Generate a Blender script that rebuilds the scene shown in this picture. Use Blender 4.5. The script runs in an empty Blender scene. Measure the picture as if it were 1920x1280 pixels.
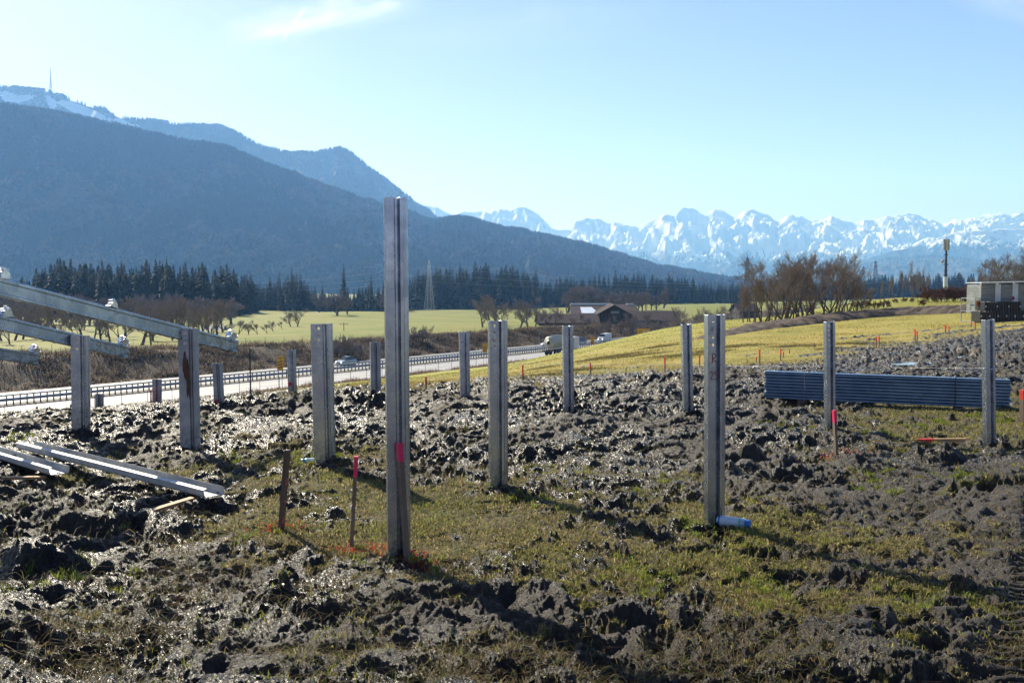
import bpy, math, random
import numpy as np
from math import radians as R, sin, cos, pi, sqrt, atan2, tan, exp, log
from mathutils import Vector, Matrix
rng = np.random.default_rng(7)
random.seed(7)
scene = bpy.context.scene
col = scene.collection

# ------------------------------------------------------------ camera, sky, sun
F = 1920*35/36.0
CAMZ = 1.45
PITCH = math.atan(105/F)
cam_d = bpy.data.cameras.new('camera'); cam = bpy.data.objects.new('camera', cam_d); col.objects.link(cam)
cam_d.lens = 35; cam_d.sensor_width = 36; cam_d.clip_start = 0.05; cam_d.clip_end = 40000
cam.location = (0, 0, CAMZ); cam.rotation_euler = (pi/2 - PITCH, 0, 0)
scene.camera = cam
scene.view_settings.view_transform = 'Standard'; scene.view_settings.look = 'None'
scene.view_settings.exposure = 0.98; scene.view_settings.gamma = 1
scene.cycles.use_denoising = True
scene.cycles.max_bounces = 6; scene.cycles.diffuse_bounces = 2; scene.cycles.glossy_bounces = 3
scene.cycles.transparent_max_bounces = 8; scene.cycles.volume_bounces = 2
scene.cycles.sample_clamp_indirect = 6; scene.cycles.sample_clamp_direct = 12
SUN_AZ = R(-34)      # left of the view direction (+Y), measured towards +X
SUN_EL = R(34)
sund = Vector((sin(SUN_AZ)*cos(SUN_EL), cos(SUN_AZ)*cos(SUN_EL), sin(SUN_EL)))   # towards the sun
ld = bpy.data.lights.new('sun', 'SUN'); ld.energy = 5.0; ld.angle = R(0.53); ld.color = (1, .965, .92)
lo = bpy.data.objects.new('sun', ld); col.objects.link(lo)
lo.rotation_euler = (-sund).to_track_quat('-Z', 'Y').to_euler(); lo.location = (-20, 10, 40)

world = bpy.data.worlds.new('World'); scene.world = world; world.use_nodes = True
wt = world.node_tree; wn = wt.nodes; wl = wt.links
bg = wn['Background']; bg.inputs['Strength'].default_value = 0.055
sky = wn.new('ShaderNodeTexSky'); sky.sky_type = 'NISHITA'; sky.sun_disc = False
sky.sun_elevation = SUN_EL; sky.sun_rotation = SUN_AZ
sky.altitude = 700; sky.air_density = 1.0; sky.dust_density = 1.0; sky.ozone_density = 2.0
# thin cirrus and condensation trails, laid out by direction in the sky
def pixdir(px, py):
    xc = (px-960)/F; yc = (640-py)/F
    v = Vector((xc, cos(PITCH)+yc*sin(PITCH), -sin(PITCH)+yc*cos(PITCH)))
    return v.normalized()
tc = wn.new('ShaderNodeTexCoord')
def wmath(op, a, b=None, c=None):
    n = wn.new('ShaderNodeMath'); n.operation = op
    for k, v in enumerate((a, b, c)):
        if v is None: continue
        if isinstance(v, (int, float)): n.inputs[k].default_value = v
        else: wl.new(v, n.inputs[k])
    return n.outputs[0]
def wdot(vec):
    n = wn.new('ShaderNodeVectorMath'); n.operation = 'DOT_PRODUCT'
    wl.new(tc.outputs['Generated'], n.inputs[0]); n.inputs[1].default_value = vec
    return n.outputs['Value']
def streak(p0, p1, width, soft, noise_amt, strength, wsc=9.0, taper=0.0):
    a = pixdir(*p0); b = pixdir(*p1)
    mid = (a+b).normalized(); along = (b-a).normalized(); half = (b-a).length/2
    across = mid.cross(along).normalized()
    u = wdot(along); v = wdot(across)      # u: -half..half, v: 0 on the line
    uu = wmath('DIVIDE', wmath('ABSOLUTE', wmath('SUBTRACT', u, mid.dot(along))), half)
    comb = wn.new('ShaderNodeCombineXYZ'); wl.new(u, comb.inputs[0]); wl.new(wmath('MULTIPLY', v, 3.2), comb.inputs[1])
    no = wn.new('ShaderNodeTexNoise'); no.inputs['Scale'].default_value = wsc; no.inputs['Detail'].default_value = 7
    no.inputs['Roughness'].default_value = .62; no.inputs['Distortion'].default_value = .4
    wl.new(comb.outputs[0], no.inputs['Vector'])
    nz = wmath('SUBTRACT', no.outputs['Fac'], .5)
    vv = wmath('DIVIDE', wmath('ABSOLUTE', wmath('ADD', v, wmath('MULTIPLY', nz, width*noise_amt))), width)
    fu = wmath('SUBTRACT', 1.0, wmath('POWER', wmath('MINIMUM', uu, 1.0), 3.0))
    fv = wmath('MAXIMUM', wmath('SUBTRACT', 1.0, wmath('POWER', vv, soft)), 0.0)
    m = wmath('MULTIPLY', fu, fv)
    m = wmath('MULTIPLY', m, wmath('MAXIMUM', wmath('ADD', wmath('MULTIPLY', nz, noise_amt*1.6), .75), 0.0))
    front = wmath('GREATER_THAN', wdot(mid), .3)
    return wmath('MULTIPLY', wmath('MULTIPLY', m, front), strength)
strs = [streak((400, 62), (800, 0), .017, 1.5, 2.2, .50, 14), streak((440, 75), (760, 8), .007, 1.2, 2.0, .8, 22),
        streak((528, 78), (574, 12), .0022, 1.3, .5, 1.3, 60), streak((-120, 112), (115, 93), .0009, 1.2, .5, .35, 50),
        streak((1780, -40), (2080, 60), .02, 1.6, 2.2, .3, 12), streak((700, 80), (1250, 30), .02, 1.6, 2.4, .10, 10),
        streak((300, 140), (640, 60), .03, 1.6, 2.4, .12, 9)]
tot = strs[0]
for s_ in strs[1:]: tot = wmath('ADD', tot, s_)
tot = wmath('MINIMUM', tot, .85)
mx = wn.new('ShaderNodeMix'); mx.data_type = 'RGBA'
tn = wn.new('ShaderNodeMix'); tn.data_type = 'RGBA'; tn.blend_type = 'MULTIPLY'; tn.inputs['Factor'].default_value = 1
wl.new(sky.outputs[0], tn.inputs['A']); tn.inputs['B'].default_value = (.97, .86, 1.06, 1)      # clear cold winter air
wl.new(tot, mx.inputs['Factor']); wl.new(tn.outputs['Result'], mx.inputs['A']); mx.inputs['B'].default_value = (9.8, 10.0, 10.3, 1)
wl.new(mx.outputs['Result'], bg.inputs['Color'])

# ------------------------------------------------------------ helpers
def P(px, py, Y):
    """world point seen at pixel (px, py) of the 1920x1280 photo, Y metres ahead"""
    v = pixdir(px, py); t = Y/v.y
    return Vector((v.x*t, Y, CAMZ+v.z*t))
def hash2(ix, iy, seed):
    h = (ix.astype(np.int64)*374761393 + iy.astype(np.int64)*668265263 + seed*2147483629) & 0xFFFFFFFF
    h = ((h ^ (h >> 13))*1274126177) & 0xFFFFFFFF
    h = ((h ^ (h >> 16))*2246822519) & 0xFFFFFFFF
    return (h ^ (h >> 15)) & 0xFFFFFFFF
_G = np.stack([np.cos(np.arange(64)/64*2*np.pi), np.sin(np.arange(64)/64*2*np.pi)], 1)
def perlin(x, y, seed=0):
    ix = np.floor(x); iy = np.floor(y); fx = x-ix; fy = y-iy
    ux = fx*fx*fx*(fx*(fx*6-15)+10); uy = fy*fy*fy*(fy*(fy*6-15)+10)
    def g(a, b):
        h = _G[(hash2(ix+a, iy+b, seed) % 64).astype(np.int64)]
        return h[..., 0]*(fx-a)+h[..., 1]*(fy-b)
    n0 = g(0, 0)*(1-ux)+g(1, 0)*ux; n1 = g(0, 1)*(1-ux)+g(1, 1)*ux
    return (n0*(1-uy)+n1*uy)*1.5
def fbm(x, y, oct=4, seed=0, gain=.5, lac=2.03):
    s = 0; a = 1; t = 0
    for k in range(oct):
        s = s+a*perlin(x, y, seed+k*17); t += a; a *= gain; x = x*lac+13.7; y = y*lac+5.3
    return s/t
def sstep(a, b, x):
    t = np.clip((x-a)/(b-a), 0, 1); return t*t*(3-2*t)

def mesh_obj(name, verts, faces, mats=(), parent=None, smooth=False, mi=None, attrs=None):
    me = bpy.data.meshes.new(name)
    verts = np.asarray(verts, dtype=np.float32).reshape(-1, 3)
    if isinstance(faces, np.ndarray):
        nf, k = faces.shape
        me.vertices.add(len(verts)); me.vertices.foreach_set('co', verts.ravel())
        me.loops.add(nf*k); me.loops.foreach_set('vertex_index', faces.astype(np.int32).ravel())
        me.polygons.add(nf); me.polygons.foreach_set('loop_start', np.arange(0, nf*k, k, dtype=np.int32))
        try: me.polygons.foreach_set('loop_total', np.full(nf, k, dtype=np.int32))
        except Exception: pass
    else:
        me.from_pydata([tuple(map(float, v)) for v in verts], [], [tuple(f) for f in faces])
    if mi is not None: me.polygons.foreach_set('material_index', np.asarray(mi, dtype=np.int32))
    if smooth: me.polygons.foreach_set('use_smooth', np.ones(len(me.polygons), dtype=bool))
    for k, v in (attrs or {}).items():
        at = me.color_attributes.new(k, 'FLOAT_COLOR', 'POINT')
        at.data.foreach_set('color', np.asarray(v, dtype=np.float32).ravel())
    me.update(); me.validate(verbose=False)
    o = bpy.data.objects.new(name, me); col.objects.link(o)
    for m in (mats if isinstance(mats, (list, tuple)) else [mats]): me.materials.append(m)
    if parent is not None: o.parent = parent
    return o
def tag(o, label=None, cat=None, group=None, kind=None):
    if label: o['label'] = label
    if cat: o['category'] = cat
    if group: o['group'] = group
    if kind: o['kind'] = kind
    return o
def empty(name, loc, rz=0.0):
    o = bpy.data.objects.new(name, None); col.objects.link(o); o.location = loc; o.rotation_euler = (0, 0, rz)
    o.empty_display_size = .1
    return o
def copy_tree(o, parent=None):
    c = o.copy(); col.objects.link(c); c.parent = parent
    for k in ('label',):
        if k in c and parent is None: del c[k]
    for ch in list(o.children): copy_tree(ch, c)
    return c
class MB:
    """collects shapes into one mesh"""
    def __init__(s): s.v = []; s.f = []; s.m = []
    def add(s, vs, fs, m=0):
        b = len(s.v); s.v += [tuple(v) for v in vs]; s.f += [tuple(i+b for i in f) for f in fs]; s.m += [m]*len(fs)
    def box(s, c, d, m=0, rot=None, taper=1.0, bev=0.0):
        x, y, z = d[0]/2, d[1]/2, d[2]/2
        if bev <= 0:
            vs = [Vector((sx*x*(taper if sz > 0 else 1), sy*y*(taper if sz > 0 else 1), sz*z)) for sz in (-1, 1) for sx, sy in ((-1, -1), (1, -1), (1, 1), (-1, 1))]
            fs = [(3, 2, 1, 0), (4, 5, 6, 7), (0, 1, 5, 4), (1, 2, 6, 5), (2, 3, 7, 6), (3, 0, 4, 7)]
        else:
            vs = []; 
            for sz, k in ((-1, 0), (-1, 1), (1, 1), (1, 0)):
                bx = x-(bev if k == 0 else 0); by = y-(bev if k == 0 else 0); zz = sz*(z-(bev if k == 1 else 0))
                for px, py in ((-bx+bev*k, -by), (bx-bev*k, -by), (bx, -by+bev*k), (bx, by-bev*k), (bx-bev*k, by), (-bx+bev*k, by), (-bx, by-bev*k), (-bx, -by+bev*k)):
                    vs.append(Vector((px, py, zz)))
            fs = [tuple(reversed(range(8))), tuple(range(24, 32))]
            for r_ in range(3):
                for k in range(8): fs.append((r_*8+k, r_*8+(k+1) % 8, (r_+1)*8+(k+1) % 8, (r_+1)*8+k))
        c = Vector(c)
        if rot is not None: vs = [rot @ v for v in vs]
        s.add([v+c for v in vs], fs, m)
    def tube(s, pts, rad, n=6, m=0, caps=True):
        pts = [Vector(p) for p in pts]
        if not hasattr(rad, '__len__'): rad = [rad]*len(pts)
        vs = []; up0 = None
        for i, p in enumerate(pts):
            d = (pts[min(i+1, len(pts)-1)]-pts[max(i-1, 0)]).normalized()
            if up0 is None: up0 = Vector((0, 0, 1)) if abs(d.z) < .9 else Vector((1, 0, 0))
            a = d.cross(up0).normalized(); b = a.cross(d).normalized(); up0 = b
            for k in range(n):
                t = 2*pi*k/n; vs.append(p+a*cos(t)*rad[i]+b*sin(t)*rad[i])
        fs = [(i*n+k, i*n+(k+1) % n, (i+1)*n+(k+1) % n, (i+1)*n+k) for i in range(len(pts)-1) for k in range(n)]
        if caps: fs += [tuple(reversed(range(n))), tuple(range((len(pts)-1)*n, len(pts)*n))]
        s.add(vs, fs, m)
    def extrude(s, poly, a, b, m=0, closed=True, caps=True):
        """poly: points in a frame; a, b: functions mapping (u, v) to 3-D for both ends"""
        n = len(poly); vs = [a(*p) for p in poly]+[b(*p) for p in poly]
        rngk = range(n) if closed else range(n-1)
        fs = [(k, (k+1) % n, n+(k+1) % n, n+k) for k in rngk]
        if caps and closed: fs += [tuple(reversed(range(n))), tuple(range(n, 2*n))]
        s.add(vs, fs, m)
    def build(s, name, mats, parent=None, smooth=False):
        return mesh_obj(name, s.v, s.f, mats, parent, smooth, s.m if len(s.v) else None)

# ------------------------------------------------------------ materials
def new_mat(name):
    m = bpy.data.materials.new(name); m.use_nodes = True
    nt = m.node_tree; b = nt.nodes['Principled BSDF']
    return m, nt, b
def mth(nt, op, a, b=None, c=None, clamp=False):
    n = nt.nodes.new('ShaderNodeMath'); n.operation = op; n.use_clamp = clamp
    for k, v in enumerate((a, b, c)):
        if v is None: continue
        if isinstance(v, (int, float)): n.inputs[k].default_value = v
        else: nt.links.new(v, n.inputs[k])
    return n.outputs[0]
def nmix(nt, f, a, b):
    n = nt.nodes.new('ShaderNodeMix'); n.data_type = 'RGBA'
    for k, v in (('Factor', f), ('A', a), ('B', b)):
        if isinstance(v, (int, float)): n.inputs[k].default_value = v
        elif isinstance(v, tuple): n.inputs[k].default_value = (*v, 1)
        else: nt.links.new(v, n.inputs[k])
    return n.outputs['Result']
def ntex(nt, scale, detail=4, rough=.55, coord='Object', dist=0.0, stretch=None, out='Fac'):
    t = nt.nodes.new('ShaderNodeTexCoord'); n = nt.nodes.new('ShaderNodeTexNoise')
    n.inputs['Scale'].default_value = scale; n.inputs['Detail'].default_value = detail
    n.inputs['Roughness'].default_value = rough; n.inputs['Distortion'].default_value = dist
    if coord == 'World':
        g = nt.nodes.new('ShaderNodeNewGeometry'); src = g.outputs['Position']
    else: src = t.outputs[coord]
    if stretch:
        mp = nt.nodes.new('ShaderNodeMapping'); mp.inputs['Scale'].default_value = stretch
        nt.links.new(src, mp.inputs[0]); src = mp.outputs[0]
    nt.links.new(src, n.inputs['Vector'])
    return n.outputs[out]
def ramp(nt, fac, lo_, hi):
    n = nt.nodes.new('ShaderNodeMapRange'); n.inputs['From Min'].default_value = lo_; n.inputs['From Max'].default_value = hi
    n.interpolation_type = 'SMOOTHSTEP'
    nt.links.new(fac, n.inputs[0]); return n.outputs[0]
def bump(nt, b, h, strength=.4, dist=.01):
    n = nt.nodes.new('ShaderNodeBump'); n.inputs['Strength'].default_value = strength; n.inputs['Distance'].default_value = dist
    nt.links.new(h, n.inputs['Height']); nt.links.new(n.outputs[0], b.inputs['Normal'])
def simple(name, c1, c2=None, scale=8, rough=.6, metal=0.0, bmp=0.0, bd=.005, stretch=None, coord='Object', spec=.5, lo_=.35, hi=.65, rr=0.0):
    m, nt, b = new_mat(name)
    f = ntex(nt, scale, 5, .6, coord, 0, stretch)
    nt.links.new(nmix(nt, ramp(nt, f, lo_, hi), c1, c2 or tuple(x*.75 for x in c1)), b.inputs['Base Color'])
    b.inputs['Metallic'].default_value = metal; b.inputs['Roughness'].default_value = rough
    b.inputs['Specular IOR Level'].default_value = spec
    if rr: nt.links.new(mth(nt, 'ADD', mth(nt, 'MULTIPLY', f, rr), rough-rr/2), b.inputs['Roughness'])
    if bmp: bump(nt, b, ntex(nt, scale*2.5, 5, .6, coord, 0, stretch), bmp, bd)
    return m
def foliage(name, use_attr=False, c1=(.05, .08, .02), c2=(.03, .05, .015), trans=.35, scale=3, rough=.7):
    m, nt, b = new_mat(name)
    if use_attr:
        a = nt.nodes.new('ShaderNodeVertexColor'); a.layer_name = 'tint'; c = a.outputs['Color']
    else:
        oi = nt.nodes.new('ShaderNodeObjectInfo')
        f = ntex(nt, scale, 3)
        c = nmix(nt, mth(nt, 'ADD', mth(nt, 'MULTIPLY', f, .6), mth(nt, 'MULTIPLY', oi.outputs['Random'], .5)), c1, c2)
    nt.links.new(c, b.inputs['Base Color']); b.inputs['Roughness'].default_value = rough
    b.inputs['Specular IOR Level'].default_value = .08
    if trans > 0:
        t = nt.nodes.new('ShaderNodeBsdfTranslucent'); nt.links.new(c, t.inputs[0])
        ms = nt.nodes.new('ShaderNodeMixShader'); ms.inputs[0].default_value = trans
        nt.links.new(b.outputs[0], ms.inputs[1]); nt.links.new(t.outputs[0], ms.inputs[2])
        nt.links.new(ms.outputs[0], nt.nodes['Material Output'].inputs['Surface'])
    return m

# ------------------------------------------------------------ terrain heights
RO = Vector((-50.4, 98.0)); RD = Vector((.568, .823)).normalized(); RN = Vector((RD.y, -RD.x))   # near road edge, RN towards the camera
NEAR_T = {
 -900: [(0, 0), (9, 0), (14, -.4), (40, -5), (75, -12)],
 -400: [(0, 0), (9.6, 0), (13, -.3), (40, -4.5), (86, -12)],
 0: [(0, 0), (10.4, 0), (13, -.28), (30, -2.6), (60, -6.7), (98, -12)],
 300: [(0, 0), (11.6, 0), (16, -.5), (40, -3.4), (80, -8.1), (113, -12)],
 480: [(0, 0), (12.7, 0), (18, -.55), (50, -4.1), (90, -8.4), (124.6, -12)],
 660: [(0, 0), (13.2, 0), (18, -.4), (50, -3.6), (90, -7.4), (138.7, -12)],
 900: [(0, 0), (13.8, 0), (20, -.5), (50, -3.2), (100, -7.1), (163.5, -12)],
 1100: [(0, 0), (15.2, 0), (25, -.9), (50, -2.4), (80, -3.9), (110, -5.3), (150, -8.6), (192, -12)],
 1246: [(0, 0), (16, 0), (28, -1.05), (50, -1.9), (80, -2.6), (110, -3.2), (140, -5), (220, -12)],
 1340: [(0, 0), (16, 0), (30, -1.1), (50, -1.7), (80, -2.0), (110, -2.4), (150, -5), (250, -12)],
 1440: [(0, 0), (16.5, 0), (33, -1.1), (50, -1.5), (80, -1.7), (110, -2.0), (150, -4), (260, -10)],
 1560: [(0, 0), (15, 0), (28, -.7), (46, -1.3), (62, -1.5), (78, -1.35), (100, -1.1), (140, -1.2), (180, -4), (250, -9)],
 1680: [(0, 0), (14, 0), (25, -.4), (42, -1.2), (60, -1.3), (75, -1.1), (100, -.6), (130, 0), (160, -1), (250, -8)],
 1830: [(0, 0), (14, 0), (25, -.2), (42, -.75), (60, -.9), (75, -.6), (100, -.2), (130, -.2), (250, -6)],
 1920: [(0, 0), (14, .05), (25, 0), (42, -.4), (60, -.7), (75, -.5), (100, -.2), (250, -6)],
 3200: [(0, 0), (14, .05), (25, 0), (42, -.4), (60, -.7), (75, -.5), (100, -.2), (250, -6)]}
FAR_T = {
 -900: [(60, -8.2), (500, -11), (1200, -13)],
 0: [(60, -8.5), (140, -8.5), (170, -9.2), (250, -10), (450, -11), (1200, -13)],
 300: [(60, -8.7), (150, -8.7), (180, -9.1), (400, -11.5), (1200, -13)],
 480: [(60, -9.2), (165, -9.2), (220, -9.6), (300, -10.8), (400, -11.8), (600, -13), (1200, -13)],
 650: [(60, -9.8), (190, -9.8), (300, -10.5), (450, -11.3), (600, -14), (1200, -15)],
 960: [(60, -9.6), (235, -9.6), (400, -11.5), (600, -13.5), (700, -15), (1200, -15)],
 1240: [(60, -9.6), (265, -9.6), (300, -10.9), (450, -9), (500, -8.7), (700, -12), (1200, -13)],
 1440: [(60, -9), (250, -9), (400, -8), (500, -8.4), (700, -12), (1200, -13)],
 1680: [(60, -8), (250, -8), (500, -8), (700, -9), (1200, -12)],
 3200: [(60, -8), (250, -8), (500, -8), (700, -9), (1200, -12)]}
PXG = np.linspace(-900, 3200, 330); LYG = np.linspace(log(1.0), log(14000.0), 520)
def build_table(T):
    ks = sorted(T); Y = np.exp(LYG)
    rows = np.array([np.interp(Y, [p[0] for p in T[k]], [p[1] for p in T[k]]) for k in ks])
    g = np.array([np.interp(PXG, ks, rows[:, j]) for j in range(len(Y))]).T     # px x Y
    ker = np.exp(-np.linspace(-2, 2, 11)**2); ker /= ker.sum()
    g = np.apply_along_axis(lambda a: np.convolve(np.pad(a, 5, 'edge'), ker, 'valid'), 0, g)
    ker = np.exp(-np.linspace(-2, 2, 9)**2); ker /= ker.sum()
    return np.apply_along_axis(lambda a: np.convolve(np.pad(a, 4, 'edge'), ker, 'valid'), 1, g)
NG = build_table(NEAR_T); FG = build_table(FAR_T)
def look(g, px, Y):
    a = np.clip((px-PXG[0])/(PXG[1]-PXG[0]), 0, len(PXG)-1.001); b = np.clip((np.log(np.maximum(Y, 1.0))-LYG[0])/(LYG[1]-LYG[0]), 0, len(LYG)-1.001)
    i = a.astype(int); j = b.astype(int); fa = a-i; fb = b-j
    return (g[i, j]*(1-fa)+g[i+1, j]*fa)*(1-fb)+(g[i, j+1]*(1-fa)+g[i+1, j+1]*fa)*fb
def pxof(x, y):
    a = np.arctan2(x, y)            # azimuth; tan() of a clipped angle keeps the sides and the back finite
    return 960+F*np.tan(np.clip(a, -.80, .80))
def base_h(x, y):
    x = np.asarray(x, float); y = np.asarray(y, float)
    px = pxof(x, y); r = np.where(y > 0, np.maximum(y, np.hypot(x, y)*.6), 1.0)
    q = (x-RO.x)*RN.x+(y-RO.y)*RN.y
    zn = look(NG, px, r); zf = look(FG, px, r)
    zn = -12+(zn+12)*sstep(0, 8, q)
    z = np.where(q > 0, zn, -12.0)
    wv = .5*perlin(x*.05, y*.05, 5)
    t = sstep(0, 11, -(q+27.5)+wv*2)
    z = np.where(q < -26, -12+(zf+12)*t, z)
    z = z+sstep(-40, -80, q)*(perlin(x*.02, y*.02, 9)*.5+perlin(x*.008+3, y*.011, 19)*1.3*sstep(-70, -130, q))*sstep(900, 500, r)
    return z
def G(px, py, n=400):
    """ground point under a pixel"""
    Ys = np.exp(np.linspace(log(2.5), log(1500), 3000))
    v = pixdir(px, py); t = Ys/v.y
    z = CAMZ+v.z*t; h = base_h(v.x*t, Ys)
    k = np.argmax(z < h)
    if z[k] >= h[k]: k = len(Ys)-1
    if k > 0:
        a0 = z[k-1]-h[k-1]; a1 = z[k]-h[k]; f = a0/(a0-a1) if a0 != a1 else 0
        Y = Ys[k-1]+(Ys[k]-Ys[k-1])*f
    else: Y = Ys[0]
    p = v*(Y/v.y)
    return Vector((p.x, Y, float(base_h(np.array([p.x]), np.array([Y]))[0])))
def gz(x, y): return float(base_h(np.array([x]), np.array([y]))[0])
# ------------------------------------------------------------ ground: masks, clods, mesh
MUD_PY = [590, 605, 620, 640, 660, 680, 700, 720, 740, 760, 800, 850, 900, 950, 1000, 1050, 1100, 1150, 1200, 1280]
MUD_PX = [0, 240, 480, 720, 960, 1200, 1440, 1680, 1920]
MUD = np.array([
 [0]*9, [0, 0, 0, 0, 0, 0, 0, 0, .25], [0, 0, 0, 0, 0, 0, 0, .12, .65], [0, 0, 0, 0, 0, 0, 0, .3, .9], [0, 0, 0, 0, 0, 0, 0, .75, .9],
 [0, 0, 0, 0, 0, 0, .25, 1, .85], [0, 0, 0, 0, 0, .3, .9, .9, .8], [0, 0, 0, 0, .6, 1, 1, .85, .6], [0, 0, .3, .7, 1, 1, 1, .5, .4],
 [.2, .6, 1, 1, 1, 1, 1, .25, .2], [1, 1, .9, .8, 1, 1, .95, .3, .2], [.9, .9, .62, .5, .8, 1, .9, .7, .55],
 [.75, .5, .35, .3, .5, .7, .9, .92, .9], [.9, .75, .35, .25, .33, .42, .5, .8, .95], [1, .95, .35, .22, .28, .33, .42, .6, .9],
 [1, 1, .5, .3, .3, .3, .38, .5, .8], [1, 1, .9, .6, .35, .22, .27, .38, .8], [.8, .9, 1, 1, .9, .7, .42, .42, .8],
 [.8, .9, 1, 1, 1, 1, .8, .6, .8], [1, 1, 1, 1, 1, 1, 1, .9, .8]])
def bil(T, xs, ys, x, y):
    i = np.clip(np.searchsorted(xs, x)-1, 0, len(xs)-2); j = np.clip(np.searchsorted(ys, y)-1, 0, len(ys)-2)
    xs = np.array(xs, float); ys = np.array(ys, float)
    a = np.clip((x-xs[i])/(xs[i+1]-xs[i]), 0, 1); b = np.clip((y-ys[j])/(ys[j+1]-ys[j]), 0, 1)
    return (T[j, i]*(1-a)+T[j, i+1]*a)*(1-b)+(T[j+1, i]*(1-a)+T[j+1, i+1]*a)*b
MOUNDS = []          # extra clods: (x, y, rx, ry, height)
def G0(px, py):
    return G(px, py)
for (px, py, rx, ry, h) in [(1745, 860, .26, .16, .15), (70, 1075, .20, .16, .17), (650, 757, .75, .3, .16), (990, 1110, .22, .08, .06),
        (280, 1140, .11, .09, .08), (130, 985, .16, .12, .10), (520, 1105, .10, .09, .09), (1830, 920, .3, .13, .12), (1500, 890, .35, .14, .10),
        (1420, 855, .35, .14, .07), (1330, 880, .2, .1, .07), (1910, 905, .3, .14, .12), (240, 815, .5, .2, .10), (620, 1130, .16, .1, .08), (50, 1200, .2, .12, .08), (430, 735, .6, .3, .06), (970, 715, .8, .3, .06), (1250, 705, .8, .3, .06)]:
    g_ = G(px, py); MOUNDS.append((g_.x, g_.y, rx, ry, h))
RUTS = []
for (a_, b_, wd) in (((1505, 669), (1552, 661), .35), ((1565, 657), (1612, 650), .30), ((1570, 636), (1660, 627), .45), ((1660, 627), (1740, 620), .4), ((1740, 619), (1860, 607), .5), ((1590, 641), (1640, 637), .35), ((1665, 646), (1685, 644), .3), ((1400, 667), (1470, 656), .22), ((1740, 632), (1800, 622), .4), ((1080, 690), (1100, 688), .2)):
    ga = G(*a_); gb = G(*b_); RUTS.append((ga.x, ga.y, gb.x, gb.y, wd))
def masks(x, y, z):
    px = 960+F*x/np.maximum(y, .5); py = 535+F*(CAMZ-z)/np.maximum(y, .5)
    md = bil(MUD, MUD_PX, MUD_PY, np.clip(px, 0, 1920), np.clip(py, 590, 1280))
    md = np.where(y < 2.6, .95, md)
    n = fbm(x*1.1+3, y*1.1, 4, 21)*.9+fbm(x*4, y*4, 3, 31)*1.1+fbm(x*14, y*14, 3, 33)*1.1
    # tracks run roughly along one direction on the right-hand field
    nt_ = fbm(x*.10-y*.02, y*.55+x*.10, 4, 77)
    far = sstep(17, 24, y)
    n = n*(1-far*.6)+nt_*far*.9
    m = sstep(.35, .58, md+n*.55*np.clip(md*6, 0, 1))
    m = m*(y > 0)*sstep(75, 60, y)
    # a few thin ruts across the yellow field
    for (ax_, ay_, bx_, by_, wd) in RUTS:
        dx, dy = bx_-ax_, by_-ay_; L2 = dx*dx+dy*dy
        t = np.clip(((x-ax_)*dx+(y-ay_)*dy)/L2, 0, 1); d = np.hypot(x-ax_-t*dx, y-ay_-t*dy)
        m = np.maximum(m, sstep(wd, wd*.3, d+fbm(x*1.3, y*1.3, 3, 88)*wd*1.6)*(y > 15))
    return m, md
def mud_detail(x, y):
    wx = fbm(x*2.2, y*2.2, 2, 91)*.16; wy = fbm(x*2.2+9, y*2.2, 2, 95)*.16
    X = x+wx; Y = y+wy
    a = 1-np.abs(perlin(X*2.0, Y*2.7, 3))*1.7                       # ridges of thrown-up soil
    a2 = 1-np.abs(perlin(X*4.6+5, Y*5.6, 4))*1.8
    b = np.abs(perlin(X*9, Y*9, 6)); b2 = np.abs(perlin(X*17+3, Y*17, 7)); c = np.abs(perlin(x*38, y*38, 8))
    lump = np.clip(perlin(X*1.1, Y*1.3, 12), -.6, 1)
    n4 = fbm(X*6, Y*7, 6, 14, .66)
    h = .018*a*np.abs(a)+.008*a2*np.abs(a2)+.070*lump+.10*np.abs(perlin(X*2.4+4, Y*3.1, 16))+.070*np.abs(perlin(X*5.2, Y*6.2, 18))+.044*b+.024*b2+.028*n4+.016*c-.03
    h = h+.006*perlin(x*75, y*75, 10)
    # edges: soil breaks off in steps
    st = h/.035; h = .92*h+.08*.035*(np.floor(st)+sstep(.25, .75, st-np.floor(st)))
    return h-.055
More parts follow.
